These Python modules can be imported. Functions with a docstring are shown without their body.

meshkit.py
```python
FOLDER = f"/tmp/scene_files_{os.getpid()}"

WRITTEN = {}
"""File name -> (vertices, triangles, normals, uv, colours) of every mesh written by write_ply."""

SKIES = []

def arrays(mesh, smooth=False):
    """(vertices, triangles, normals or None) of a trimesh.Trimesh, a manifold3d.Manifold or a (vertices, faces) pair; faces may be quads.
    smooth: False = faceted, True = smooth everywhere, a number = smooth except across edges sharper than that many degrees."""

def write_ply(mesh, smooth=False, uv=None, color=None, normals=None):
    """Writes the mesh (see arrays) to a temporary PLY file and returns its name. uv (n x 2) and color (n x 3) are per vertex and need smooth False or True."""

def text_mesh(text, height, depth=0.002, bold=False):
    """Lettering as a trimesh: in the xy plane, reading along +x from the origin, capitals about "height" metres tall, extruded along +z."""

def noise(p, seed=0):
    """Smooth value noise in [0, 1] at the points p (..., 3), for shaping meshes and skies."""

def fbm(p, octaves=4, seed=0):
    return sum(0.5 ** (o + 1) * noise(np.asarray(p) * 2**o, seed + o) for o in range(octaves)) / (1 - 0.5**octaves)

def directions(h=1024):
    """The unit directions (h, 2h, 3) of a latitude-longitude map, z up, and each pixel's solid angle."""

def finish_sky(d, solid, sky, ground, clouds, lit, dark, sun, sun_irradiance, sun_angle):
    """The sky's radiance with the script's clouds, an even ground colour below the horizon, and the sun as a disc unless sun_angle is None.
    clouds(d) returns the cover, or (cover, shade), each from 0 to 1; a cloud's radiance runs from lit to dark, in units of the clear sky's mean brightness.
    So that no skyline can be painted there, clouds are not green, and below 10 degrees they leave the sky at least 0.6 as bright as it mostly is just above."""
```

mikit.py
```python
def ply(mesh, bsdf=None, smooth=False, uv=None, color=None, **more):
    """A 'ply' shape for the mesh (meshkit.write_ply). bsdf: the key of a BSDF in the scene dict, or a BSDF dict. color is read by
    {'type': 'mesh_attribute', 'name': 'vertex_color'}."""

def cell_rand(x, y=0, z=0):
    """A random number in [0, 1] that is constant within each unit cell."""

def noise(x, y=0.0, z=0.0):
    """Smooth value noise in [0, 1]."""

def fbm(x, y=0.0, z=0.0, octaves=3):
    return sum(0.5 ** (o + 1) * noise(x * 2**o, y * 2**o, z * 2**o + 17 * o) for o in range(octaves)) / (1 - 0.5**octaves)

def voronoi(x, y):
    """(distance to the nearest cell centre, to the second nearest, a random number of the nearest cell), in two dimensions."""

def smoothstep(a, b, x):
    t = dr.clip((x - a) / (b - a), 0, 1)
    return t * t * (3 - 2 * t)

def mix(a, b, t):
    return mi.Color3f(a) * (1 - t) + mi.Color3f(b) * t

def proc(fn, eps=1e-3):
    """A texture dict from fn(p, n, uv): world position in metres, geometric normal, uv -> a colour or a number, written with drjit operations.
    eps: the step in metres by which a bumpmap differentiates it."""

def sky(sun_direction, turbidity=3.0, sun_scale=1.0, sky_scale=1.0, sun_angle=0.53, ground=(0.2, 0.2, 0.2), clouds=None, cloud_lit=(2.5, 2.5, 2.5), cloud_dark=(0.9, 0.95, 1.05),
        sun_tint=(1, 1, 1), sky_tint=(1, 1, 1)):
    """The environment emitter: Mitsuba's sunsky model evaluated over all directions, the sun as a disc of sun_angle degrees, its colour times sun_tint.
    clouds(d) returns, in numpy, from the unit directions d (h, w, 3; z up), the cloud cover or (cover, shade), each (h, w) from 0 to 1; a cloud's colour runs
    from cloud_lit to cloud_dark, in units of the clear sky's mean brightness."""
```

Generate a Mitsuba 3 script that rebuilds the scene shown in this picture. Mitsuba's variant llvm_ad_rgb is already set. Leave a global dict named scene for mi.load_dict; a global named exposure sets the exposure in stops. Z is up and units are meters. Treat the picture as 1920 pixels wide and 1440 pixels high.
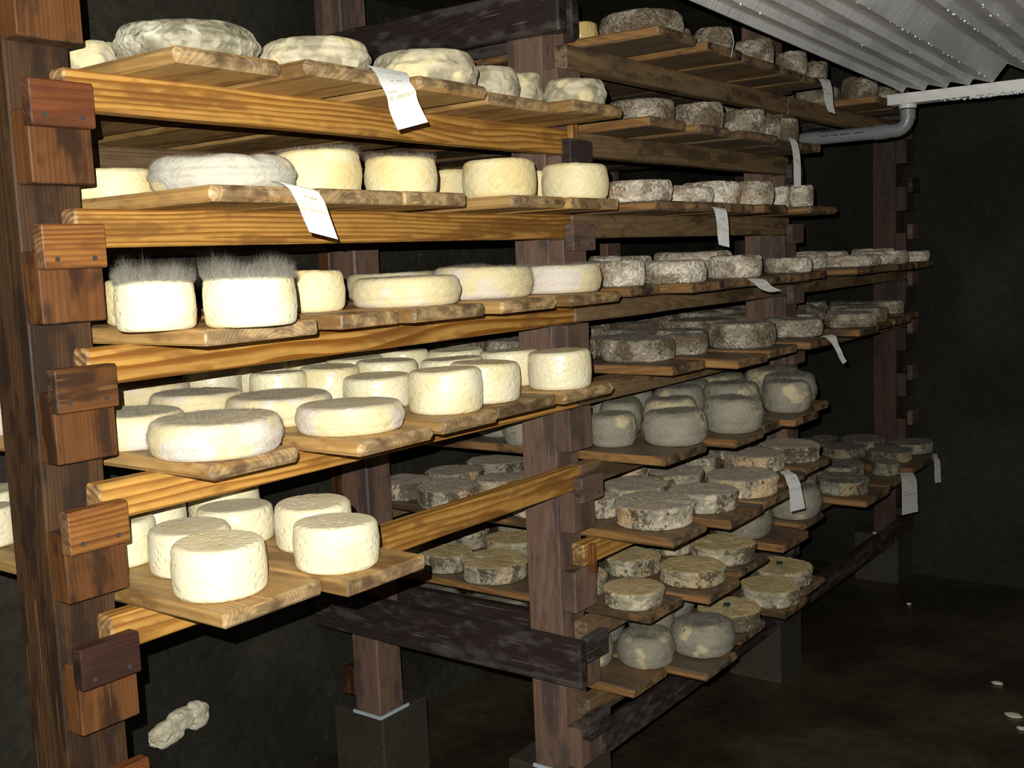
import math, random
import numpy as np
import trimesh, mitsuba as mi, drjit as dr
import mikit, meshkit
from mikit import noise, fbm, cell_rand, smoothstep, mix

T = mi.ScalarTransform4f
scene, labels = {}, {}
H0 = 1.747                                  # camera height above the cellar floor

# ---------------------------------------------------------------- camera, flash, exposure
YAW, PITCH, ROLL = math.radians(36.825), math.radians(-6.619), math.radians(-2.3847)
FWD = np.array([math.cos(PITCH) * math.cos(YAW), math.cos(PITCH) * math.sin(YAW), math.sin(PITCH)])
RGT = np.cross(FWD, [0, 0, 1.0]); RGT /= np.linalg.norm(RGT)
UPV = np.cross(RGT, FWD)
CUP = -math.sin(ROLL) * RGT + math.cos(ROLL) * UPV
CRT = math.cos(ROLL) * RGT + math.sin(ROLL) * UPV
CAM = np.array([0, 0, H0])
scene['camera'] = {'type': 'perspective', 'fov': math.degrees(2 * math.atan(960 / 2036.2)), 'fov_axis': 'x', 'near_clip': 0.05, 'far_clip': 50.0,
                   'to_world': T().look_at(origin=CAM.tolist(), target=(CAM + FWD).tolist(), up=CUP.tolist())}
FLASH = CAM + CRT * -0.035 + CUP * 0.05     # the camera's built-in flash beside the lens: the only light in the cellar
scene['flash'] = {'type': 'point', 'position': FLASH.tolist(), 'intensity': {'type': 'rgb', 'value': [28.0, 27.5, 25.6]}}
exposure = 0.0

# ---------------------------------------------------------------- materials
PAL = [  # light, dark, stain, amount of stain, grain contrast : 0 honey pine, 1 board pine, 2 red-brown post, 3 grey-brown post, 4 near-black beam, 5 old board, 6 old rail, 7 red plate, 8 orange plate, 9 dark plate, 10 dark upright
    ((.43, .23, .055), (.245, .105, .019), (.14, .058, .013), .75, 1.25),
    ((.40, .245, .090), (.29, .16, .050), (.15, .078, .028), .9, .8),
    ((.112, .044, .0135), (.070, .027, .0085), (.022, .0100, .0055), .9, .7),
    ((.150, .092, .066), (.105, .062, .044), (.060, .043, .037), .9, .6),
    ((.034, .023, .0195), (.020, .0125, .0105), (.115, .10, .092), .38, .6),
    ((.26, .138, .050), (.17, .080, .026), (.050, .032, .019), .95, .8),
    ((.200, .130, .066), (.135, .082, .038), (.070, .043, .023), .9, .8),
    ((.115, .036, .012), (.07, .021, .008), (.04, .016, .009), .8, .7),
    ((.24, .100, .024), (.14, .050, .011), (.07, .024, .009), .8, .9),
    ((.045, .019, .012), (.026, .011, .008), (.018, .009, .007), .7, .7),
    ((.058, .029, .013), (.034, .017, .0082), (.014, .008, .0055), .85, .8),
    ((.062, .036, .026), (.042, .024, .017), (.026, .016, .012), .85, .6),
]


def pick(m, i):
    t = mi.Color3f if i < 3 else mi.Float
    c = t(PAL[0][i])
    for k in range(1, len(PAL)):
        c = dr.select(dr.abs(m - k) < .5, t(PAL[k][i]), c)
    return c


def wood(axis):
    def fn(p, n, uv):
        k = dr.floor(uv.x / 10 + .5)
        m = dr.floor(uv.y / 10 + .5)
        a, b = uv.x - 10 * k, uv.y - 10 * m
        L = (p.x, p.y, p.z)[axis] + k * 1.37
        s1, s2, s3 = cell_rand(k, 1, axis), cell_rand(k, 2, axis), cell_rand(k, 3, axis)
        da = a - (s1 - .5) * .11 + (noise(L * 1.6, k * 7.3, 1.5) - .5) * .085
        db = b + (.012 + .05 * s2) + (noise(L * 1.3, k * 3.1, 5.5) - .5) * .05
        r = dr.sqrt(da * da + db * db) * (dr.select(m < .5, 52., 90.) + 60 * s3) + (fbm(L * 3, a * 16 + k, b * 16, 2) - .5) * 2.4
        f = r - dr.floor(r)
        ring = smoothstep(.15, .85, f) * (1 - smoothstep(.88, 1, f)) * (.45 + .9 * noise(r * .37, k, 2.2))
        fib = noise(L * 9, a * 700, b * 700)
        fib2 = noise(L * 3, a * 240 + 9, b * 240)
        st = fbm(L * 3.6 + 3.3 * k, a * 20 + k, b * 20, 3)
        scr = smoothstep(.80, .86, noise(L * 11 + k * 5, a * 210 + k, b * 210)) * smoothstep(.52, .68, noise(L * 1.7 + k, a * 9, b * 9 + k))
        fine = fbm(L * 24, a * 50 + k, b * 50, 3)
        con = pick(m, 4)
        c = mix(pick(m, 0), pick(m, 1), dr.clip(ring * con + (fib - .5) * .5 + (fib2 - .5) * .5, 0, 1.25))
        w = smoothstep(.46, .70, st + (fine - .5) * .55) * pick(m, 3)
        c = mix(c, pick(m, 2), w)
        if axis == 1:
            face = dr.abs(n.z) > .7
            grime = dr.select(face & (dr.abs(m - 5) < .5), .45 + .5 * smoothstep(.35, .6, fbm(L * 2.2 + k, a * 9, 1.5, 3)), 0.)
            c = mix(c, mix((.070, .050, .032), (.125, .095, .062), fib2), grime)
        c = c * (.84 + .32 * cell_rand(k, 4, axis)) * (.72 + .56 * fine)
        is4 = (dr.abs(m - 4) < .5) | (dr.abs(m - 3) < .5)
        is2 = (dr.abs(m - 2) < .5) | (dr.abs(m - 10) < .5)
        c = mix(c, dr.select(is4, mi.Color3f(.20, .175, .155), mi.Color3f(.24, .14, .045)), scr * dr.select(is4, .55, dr.select(is2, .32, 0.)))
        end = dr.abs((n.x, n.y, n.z)[axis]) > .7
        g = mi.luminance(c)
        return dr.select(end, mix(c, mi.Color3f(g * 1.06, g * .93, g * .70), .35) * (.62 + .5 * smoothstep(.35, .6, fbm(a * 40 + k, b * 70, 2.5, 2))), c)
    return fn


def mat(key, base, rough=.6, spec=.35, bump=None, scale=.001, eps=1e-3, **kw):
    b = {'type': 'principled', 'base_color': mikit.proc(base) if callable(base) else {'type': 'rgb', 'value': list(base)}, 'roughness': rough, 'specular': spec, **kw}
    if bump is not None:
        b = {'type': 'bumpmap', 'arbitrary': mikit.proc(bump, eps), 'scale': scale, 'nested': b}
    scene[key] = {'type': 'twosided', 'nested': b}
    return key


for i, a in enumerate('xyz'):
    mat('wood_' + a, wood(i), .5, .3)


def c_fresh(p, n, uv):
    v = fbm(p.x * 14, p.y * 14, p.z * 14, 2)
    q = noise(p.x * 160, p.y * 160, p.z * 160)
    return mix((.73, .67, .46), (.66, .55, .27), smoothstep(.45, .8, v) * .6) * (.92 + .12 * q)


def c_flat(p, n, uv):
    v = fbm(p.x * 16 + 5, p.y * 16, p.z * 16, 3)
    w = fbm(p.x * 9, p.y * 9 + 3, p.z * 9, 2)
    q = noise(p.x * 260, p.y * 260, p.z * 260)
    c = mix((.66, .565, .325), (.62, .555, .475), smoothstep(.42, .62, v))
    c = mix(c, (.55, .38, .19), smoothstep(.74, .88, q * .5 + v * .6) * .35)
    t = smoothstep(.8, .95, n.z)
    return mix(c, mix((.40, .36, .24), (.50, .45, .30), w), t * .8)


def c_cream(p, n, uv):
    v = fbm(p.x * 13 + 2, p.y * 13, p.z * 13, 2)
    q = fbm(p.x * 140, p.y * 140, p.z * 140, 2)
    c = mix((.74, .645, .38), (.68, .54, .25), smoothstep(.4, .7, v))
    return mix(c, (.50, .50, .42), smoothstep(.68, .80, q) * .6)


def c_grey(p, n, uv):
    v = fbm(p.x * 15, p.y * 15, p.z * 15 + 4, 3)
    w = fbm(p.x * 32, p.y * 32, p.z * 32, 3)
    c = mix((.50, .445, .31), (.28, .25, .165), smoothstep(.40, .66, w))
    return mix(c, (.70, .60, .34), smoothstep(.54, .68, v) * .85)


def c_dark(p, n, uv):
    w = fbm(p.x * 30, p.y * 30, p.z * 30, 3)
    u = fbm(p.x * 110, p.y * 110, p.z * 60, 2)
    c = mix((.36, .33, .235), (.17, .155, .10), smoothstep(.36, .68, w))
    c = mix(c, (.60, .57, .45), smoothstep(.60, .72, fbm(p.x * 19, p.y * 19, p.z * 19 + 9, 3)) * .7)
    return mix(c, (.12, .12, .08), smoothstep(.64, .76, u) * .6)


def c_moss(p, n, uv):
    v = fbm(p.x * 14, p.y * 14 + 8, p.z * 14, 3)
    return mix((.46, .435, .36), (.72, .60, .35), smoothstep(.56, .68, v))


def c_aged(p, n, uv):
    v = fbm(p.x * 15, p.y * 15, p.z * 15 + 1, 4)
    w = fbm(p.x * 38, p.y * 38, p.z * 38, 3)
    q = fbm(p.x * 150, p.y * 150, p.z * 150, 2)
    u = fbm(p.x * 9 + 4, p.y * 9, p.z * 22, 3)
    c = mix((.42, .375, .285), (.74, .66, .54), smoothstep(.36, .66, w + (q - .5) * .7))
    c = mix(c, (.165, .118, .066), smoothstep(.50, .70, v + (q - .5) * .45 + (w - .5) * .3) * .88)
    c = mix(c, (.36, .18, .075), smoothstep(.60, .78, u + (q - .5) * .3) * .6)
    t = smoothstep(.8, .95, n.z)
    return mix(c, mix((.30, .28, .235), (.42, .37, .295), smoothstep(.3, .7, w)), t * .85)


def c_aged_dimmed(p, n, uv):  # aged rind with weaker flash light put into its colour, plus browner mould
    v = fbm(p.x * 15, p.y * 15, p.z * 15 + 1, 4)
    w = fbm(p.x * 38, p.y * 38, p.z * 38, 3)
    q = fbm(p.x * 150, p.y * 150, p.z * 150, 2)
    c = mix((.26, .225, .165), (.52, .45, .36), smoothstep(.42, .70, w + (q - .5) * .7))
    c = mix(c, (.105, .073, .042), smoothstep(.42, .62, v + (q - .5) * .45 + (w - .5) * .3) * .9)
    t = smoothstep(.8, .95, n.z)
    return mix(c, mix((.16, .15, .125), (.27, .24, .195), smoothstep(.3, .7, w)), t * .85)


def side_mould(p, pale, grey, dark, warm):
    v = fbm(p.x * 26, p.y * 26, p.z * 9 + 1, 4)
    w = fbm(p.x * 36, p.y * 36, p.z * 24, 3)
    q = fbm(p.x * 140, p.y * 140, p.z * 110, 2)
    u = fbm(p.x * 8 + 4, p.y * 8, p.z * 8, 3)
    c = mix(grey, pale, smoothstep(.38, .68, w + (q - .5) * .5))
    c = mix(c, warm, smoothstep(.56, .72, u) * .6)
    return mix(c, dark, smoothstep(.44, .64, v + (q - .5) * .5) * .9), w, q, v


def c_disc(p, n, uv):
    c, w, q, v = side_mould(p, (.60, .51, .37), (.32, .29, .215), (.068, .056, .035), (.60, .38, .17))
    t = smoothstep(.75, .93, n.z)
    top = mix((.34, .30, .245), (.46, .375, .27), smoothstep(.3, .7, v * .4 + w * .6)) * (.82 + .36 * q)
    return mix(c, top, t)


def c_disc_dimmed(p, n, uv):  # disc rind darkened in colour to stand for fading flash, heavier mould too
    c, w, q, v = side_mould(p, (.38, .34, .24), (.20, .185, .14), (.055, .046, .029), (.36, .24, .11))
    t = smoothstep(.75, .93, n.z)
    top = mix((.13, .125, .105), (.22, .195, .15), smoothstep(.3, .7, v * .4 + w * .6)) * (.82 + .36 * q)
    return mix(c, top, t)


def c_olive(p, n, uv):
    c, w, q, v = side_mould(p, (.54, .47, .33), (.30, .27, .19), (.078, .066, .040), (.52, .38, .2))
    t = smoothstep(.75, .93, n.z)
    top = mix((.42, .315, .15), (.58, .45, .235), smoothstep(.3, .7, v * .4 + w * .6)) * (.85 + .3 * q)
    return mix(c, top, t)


def c_ghost(p, n, uv):
    v = fbm(p.x * 15, p.y * 15 + 2, p.z * 15, 3)
    w = fbm(p.x * 26, p.y * 26, p.z * 26 + 3, 2)
    c = mix((.235, .216, .165), (.32, .295, .228), w)
    c = mix(c, (.56, .48, .29), smoothstep(.60, .71, v) * .9)
    return mix(c, (.14, .125, .07), smoothstep(.74, .80, w) * .9)


def b_worm(f, s):
    def fn(p, n, uv):
        a = 1 - 2 * dr.abs(fbm(p.x * f, p.y * f, p.z * f, 2) - .5)
        return a * a + .35 * noise(p.x * f * 4, p.y * f * 4, p.z * f * 4)
    return fn


def b_rough(f, g):
    return lambda p, n, uv: fbm(p.x * f, p.y * f, p.z * f, 2) + .5 * noise(p.x * g, p.y * g, p.z * g)


mat('cheese_fresh', c_fresh, .34, .45, lambda p, n, uv: .2 * noise(p.x * 45, p.y * 45, p.z * 45) - smoothstep(.60, .82, noise(p.x * 120, p.y * 120, p.z * 120)), .0009)
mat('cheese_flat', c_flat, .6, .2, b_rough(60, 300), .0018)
mat('cheese_cream', c_cream, .5, .3, b_rough(90, 220), .0016)
mat('cheese_grey', c_grey, .72, .2, b_worm(34, 1), .004)
mat('cheese_greyb', c_dark, .75, .2, b_worm(42, 1), .006)
mat('cheese_moss', c_moss, .8, .1, b_rough(40, 160), .003)
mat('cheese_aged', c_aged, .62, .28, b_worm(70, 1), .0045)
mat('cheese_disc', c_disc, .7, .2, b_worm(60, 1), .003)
mat('cheese_aged_dark', c_aged_dimmed, .66, .25, b_worm(70, 1), .0055)
mat('cheese_disc_dark', c_disc_dimmed, .7, .2, b_worm(60, 1), .004)
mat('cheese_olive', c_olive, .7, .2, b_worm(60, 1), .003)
mat('cheese_ghost', c_ghost, .9, .05, b_rough(40, 150), .003)
mat('cheese_tan', (.55, .40, .16), .35, .5, b_rough(40, 120), .004)
scene['mould_pale'] = {'type': 'twosided', 'nested': {'type': 'diffuse', 'reflectance': {'type': 'rgb', 'value': [.43, .405, .345]}}}
scene['mould_grey'] = {'type': 'twosided', 'nested': {'type': 'diffuse', 'reflectance': {'type': 'rgb', 'value': [.27, .25, .20]}}}


def c_wall(p, n, uv):
    v = fbm(p.x * 3, p.y * 3, p.z * 2, 3)
    w = fbm(p.x * 40, p.y * 40, p.z * 30, 2)
    c = mix((.0165, .0158, .0112), (.033, .031, .022), smoothstep(.35, .7, v)) * (.7 + .6 * w)
    return mix(c, (.12, .115, .09), smoothstep(.90, .95, noise(p.x * 75, p.y * 75, p.z * 75)) * smoothstep(.6, .75, noise(p.x * 5, p.y * 5, p.z * 5)) * .4)


def c_floor(p, n, uv):
    v = fbm(p.x * 2.2, p.y * 2.2, 1.5, 4)
    w = fbm(p.x * 30, p.y * 30, 3.0, 2)
    return mix((.028, .022, .014), (.060, .048, .031), smoothstep(.38, .7, v)) * (.75 + .5 * w)


def c_concrete(p, n, uv):
    v = fbm(p.x * 9, p.y * 9, p.z * 9, 3)
    return mix((.028, .025, .017), (.048, .042, .030), v) * (.85 + .3 * noise(p.x * 90, p.y * 90, p.z * 90))


def c_paper(p, n, uv):
    # uv.x across the slip, uv.y down it; faint printed rows in ochre ink
    u, v = uv.x, uv.y
    ink = mi.Float(0)
    for (v0, v1, u0, u1, cells, amt) in ((.20, .235, .10, .90, 26, .75), (.30, .325, .10, .18, 3, .6), (.35, .375, .10, .55, 16, .55), (.45, .485, .36, .80, 13, .85), (.555, .58, .10, .17, 3, .5), (.60, .63, .10, .40, 10, .6), (.655, .695, .08, .92, 30, .85), (.755, .775, .10, .17, 3, .5)):
        word = cell_rand(dr.floor(u * cells), v0 * 1000, 3) > .28
        dash = dr.abs(u * cells - dr.floor(u * cells) - .5) < .42
        ink = dr.maximum(ink, dr.select((v > v0) & (v < v1) & (u > u0) & (u < u1) & word & dash, amt, 0.))
    for v0 in (.265, .41, .515, .725):
        ink = dr.maximum(ink, dr.select((dr.abs(v - v0) < .003) & (u > .06) & (u < .94), .35, 0.))
    return mix((.84, .86, .84), (.55, .46, .20), ink)


def c_sheet(p, n, uv):
    v = fbm(p.x * 6, p.y * 20, p.z * 6, 3)
    return mix((.47, .47, .455), (.37, .37, .355), smoothstep(.4, .7, v))


def c_lump(p, n, uv):
    v = fbm(p.x * 40, p.y * 40, p.z * 40, 3)
    return mix((.70, .65, .48), (.48, .43, .29), smoothstep(.4, .7, v))


mat('wall', c_wall, .7, .2, b_rough(18, 60), .004)
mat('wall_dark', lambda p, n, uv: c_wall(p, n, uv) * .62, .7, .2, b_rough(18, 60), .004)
mat('floor_concrete', c_floor, .32, .5, lambda p, n, uv: fbm(p.x * 12, p.y * 12, 2.0, 3), .006)
mat('concrete', c_concrete, .7, .25, b_rough(30, 120), .003)
mat('paper', c_paper, .6, .2)
mat('sheet', c_sheet, .38, .6, lambda p, n, uv: noise(p.x * 160, p.y * 20, p.z * 20) + noise(p.x * 35, p.y * 10, 3.3), .0012)
mat('white_plastic', (.56, .56, .53), .35, .5)
mat('grey_plastic', (.165, .175, .18), .35, .5)
mat('dark_rubber', (.02, .02, .02), .6, .3)
mat('zinc', (.40, .48, .52), .4, .5)
mat('screw', (.035, .03, .028), .5, .5)
mat('lump', c_lump, .8, .15, b_rough(50, 140), .006)
mat('scrap', (.55, .52, .42), .7, .2)
mat('casein', (.035, .06, .045), .6, .3)
mat('ink', (.03, .03, .035), .6, .2)
mat('wet', (.75, .77, .78), .16, 1.0, clearcoat=1.0, clearcoat_gloss=.9)


# ---------------------------------------------------------------- helpers
def key_of(name):
    """name itself, or name_001, _002 ... when the key is taken as a thing or as the start of parts"""
    used = KEYS.get(name)
    KEYS[name] = 0 if used is None else used + 1
    return name if used is None else '%s_%03d' % (name, KEYS[name])


KEYS = {}


def tag(key, label, cat=None, group=None, kind=None):
    d = {'label': label}
    if cat: d['category'] = cat
    if group: d['group'] = group
    if kind: d['kind'] = kind
    labels[key] = d


def thing(name, label, cat, group=None):
    k = key_of(name)
    tag(k, label, cat, group)
    return k


def put(key, shape):
    scene[key] = shape
    return key


SEED = [0]


def beam_mesh(x0, x1, y0, y1, z0, z1, axis, pal, ch=.003, wear=0., seed=None, segs=1):
    """A timber with chamfered long edges, as (mesh, uv): uv carries the cross-section position, the piece's number and its palette."""
    lo, hi = np.array([x0, y0, z0], float), np.array([x1, y1, z1], float)
    o = [i for i in range(3) if i != axis]
    c = (lo + hi) / 2
    ha, hb = (hi[o[0]] - lo[o[0]]) / 2, (hi[o[1]] - lo[o[1]]) / 2
    prof = np.array([(-ha + ch, -hb), (ha - ch, -hb), (ha, -hb + ch), (ha, hb - ch), (ha - ch, hb), (-ha + ch, hb), (-ha, hb - ch), (-ha, -hb + ch)])
    ts = np.linspace(lo[axis], hi[axis], segs + 1)
    ins = [(ts[0], ch)] + [(t, 0) for t in ([ts[0] + ch] + list(ts[1:-1]) + [ts[-1] - ch])] + [(ts[-1], ch)]
    if seed is None:
        SEED[0] += 1
        seed = SEED[0]
    rg = np.random.default_rng(seed)
    V, U = [], []
    ph = rg.uniform(0, 100, 3)
    for t, d in ins:
        s = prof * np.array([(ha - d) / ha, (hb - d) / hb])
        q = np.zeros((8, 3))
        q[:, axis] = t
        q[:, o[0]], q[:, o[1]] = c[o[0]] + s[:, 0], c[o[1]] + s[:, 1]
        if wear:
            q[:, o[0]] += wear * (meshkit.noise(np.array([[t * 3 + ph[0], 1, 1]]))[0] - .5)
            q[:, o[1]] += wear * (meshkit.noise(np.array([[t * 3 + ph[1], 4, 1]]))[0] - .5) + wear * .5 * (rg.random(8) - .5)
        V.append(q)
        U.append(np.c_[s[:, 0] + 10 * (seed % 97), s[:, 1] + 10 * pal])
    m = len(ins)
    F = []
    for i in range(m - 1):
        for j in range(8):
            a, b = i * 8 + j, i * 8 + (j + 1) % 8
            F += [(a, b, b + 8), (a, b + 8, a + 8)]
    for base, rev in ((0, True), ((m - 1) * 8, False)):
        for j in range(1, 7):
            F.append((base, base + j + 1, base + j) if rev else (base, base + j, base + j + 1))
    F = np.array(F)
    if axis == 1:
        F = F[:, ::-1]
    return trimesh.Trimesh(np.vstack(V), F, process=False), np.vstack(U)


def beam(key, x0, x1, y0, y1, z0, z1, axis, pal, ch=.003, wear=0., segs=1, to_world=None):
    m, uv = beam_mesh(x0, x1, y0, y1, z0 + H0, z1 + H0, axis, pal, ch, wear, segs=segs)
    extra = {} if to_world is None else {'to_world': to_world}
    return put(key, mikit.ply(m, 'wood_' + 'xyz'[axis], False, uv=uv, **extra))


def box_mesh(x0, x1, y0, y1, z0, z1, ch=.004):
    b = trimesh.creation.box(bounds=[[x0, y0, z0 + H0], [x1, y1, z1 + H0]])
    if ch:
        c = b.vertices.mean(0)
        pts = []
        for v in b.vertices:
            s = np.sign(v - c) * ch
            pts += [v - [s[0], s[1], 0], v - [s[0], 0, s[2]], v - [0, s[1], s[2]]]
        b = trimesh.convex.convex_hull(np.array(pts))
    return b


# ---------------------------------------------------------------- the cellar
for name, b, m, lab in (('floor', (-1.2, 5.9, -2.4, 3.0, -H0 - .1, -H0), 'floor_concrete', 'dark damp brown concrete cellar floor'),
                        ('ceiling', (-1.2, 5.9, -2.4, 3.0, .95, 1.05), 'wall', 'dark cellar ceiling above the racks'),
                        ('wall_back', (-1.2, 5.9, 2.80, 2.90, -H0, .95), 'wall', 'dark damp wall behind the racks'),
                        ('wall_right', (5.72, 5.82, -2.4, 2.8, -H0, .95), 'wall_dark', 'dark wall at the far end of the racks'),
                        ('wall_left', (-1.2, -1.1, -2.4, 2.8, -H0, .95), 'wall', 'dark wall behind the viewer'),
                        ('wall_front', (-1.2, 5.72, -2.4, -2.3, -H0, .95), 'wall', 'dark wall across the aisle from the racks')):
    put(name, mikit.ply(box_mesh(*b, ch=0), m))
    tag(name, lab, kind='structure')

# ---------------------------------------------------------------- posts, beams, rails
PX = (.955, 2.462, 3.975, 5.485)            # left sides of the front posts
PW, PY0, PY1, BY0, BY1 = .115, 1.70, 1.815, 2.441, 2.556
ZB = {0: .50, 1: .272, 2: .046, 3: -.186, 4: -.420, 5: -.651, 6: -.880, 7: -1.110, 8: -1.340}   # undersides of the rails
RH, BT = .065, .027
ZT = {k: v + RH + BT for k, v in ZB.items()}
BASE = -1.490
POSTS = ('red-brown stained front post at the left edge, nearest the viewer', 'grey-brown front post between the near and middle rack bays', 'dark front post between the middle and far rack bays', 'dark front post at the far end of the racks by the end wall')
BACKS = ('rear post behind the nearest red-brown front post', 'rear wooden post on a concrete block behind the grey-brown front post', 'rear post behind the second front post from the far end', 'rear post by the end wall')
for i, x in enumerate(PX):
    pal = (2, 3, 3, 11)[i]
    k = thing('rack_post', POSTS[i], 'post', 'front posts of the cheese rack')
    beam(k + '__upright', x, x + PW, PY0, PY1, BASE, .86, 2, 10 if i == 0 else pal, .003, .002, 10)
    lev = range(0, 9)
    for l in lev:
        zb = ZB[l]
        beam(key_of(k + '__block'), x - .002 + .004 * (l % 2), x + PW - .002, 1.650, PY0, zb - (.122 if l < 8 or i < 2 else .040), zb - .003, 2, pal if i else 2, .0022)
        has = {0: l > 0 and l < 7, 1: l in (1, 2, 5, 7, 8), 2: l > 0, 3: l > 0}[i]
        if has:
            pk = key_of(k + '__cover_plate')
            px0 = x - .008 + (.012 if i else 0)
            beam(pk, px0, px0 + .112, 1.620, 1.647, zb - .034, zb + .038, 0, ((7, 7, 8, 2, 8, 9, 7, 7, 7)[l] if i == 0 else (4 if l in (1, 7, 8) else 3)), .002)
            if i < 2:
                for s in (.022, .088):
                    c = trimesh.creation.cylinder(radius=.0042, height=.003, sections=12)
                    c.apply_transform(trimesh.transformations.rotation_matrix(math.pi / 2, [1, 0, 0]))
                    c.apply_translation([px0 + s, 1.6195, zb - .018 + H0])
                    put(key_of(pk + '__screw'), mikit.ply(c, 'screw', 30))
    for (a, b, c, d) in ((x - .012, x + PW + .012, PY0 - .012, PY0 - .006), (x - .012, x - .006, PY0 - .006, PY1)):
        put(key_of(k + '__foot_plate'), mikit.ply(box_mesh(a, b, c, d, BASE, BASE + .010, 0), 'zinc'))
    k2 = thing('rack_post', BACKS[i], 'post', 'rear posts of the cheese rack')
    beam(k2 + '__upright', x, x + PW, BY0, BY1, BASE, .86, 2, pal, .005, .002, 10)
    for l in lev:
        beam(key_of(k2 + '__block'), x + .002, x + PW - .002, BY1, BY1 + .055, ZB[l] - .10, ZB[l] - .003, 2, 2, .004)
    for (a, b, c, d) in ((x - .012, x + PW + .012, BY0 - .012, BY0 - .006), (x - .012, x - .006, BY0 - .006, BY1)):
        put(key_of(k2 + '__foot_plate'), mikit.ply(box_mesh(a, b, c, d, BASE, BASE + .010, 0), 'zinc'))
    for kk, (yy, nm) in enumerate(((PY0, 'front'), (BY0, 'rear'))):
        kb = thing('concrete_footing', ('dark concrete block under the %s' % (POSTS, BACKS)[kk][i]).replace('dark front post between the middle and far rack bays', 'front post between the middle and far bays').replace('dark front post at the far end of the racks by the end wall', 'front post at the far end by the wall').replace('rear wooden post on a concrete block behind the grey-brown front post', 'rear post of the middle frame').replace('rear post behind the second front post from the far end', 'second rear post from the far end'), 'block', 'concrete blocks under the posts')
        put(kb, mikit.ply(box_mesh(x - .006, x + .22, yy - .012, yy + .215, -H0, BASE, .006), 'concrete'))

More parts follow.
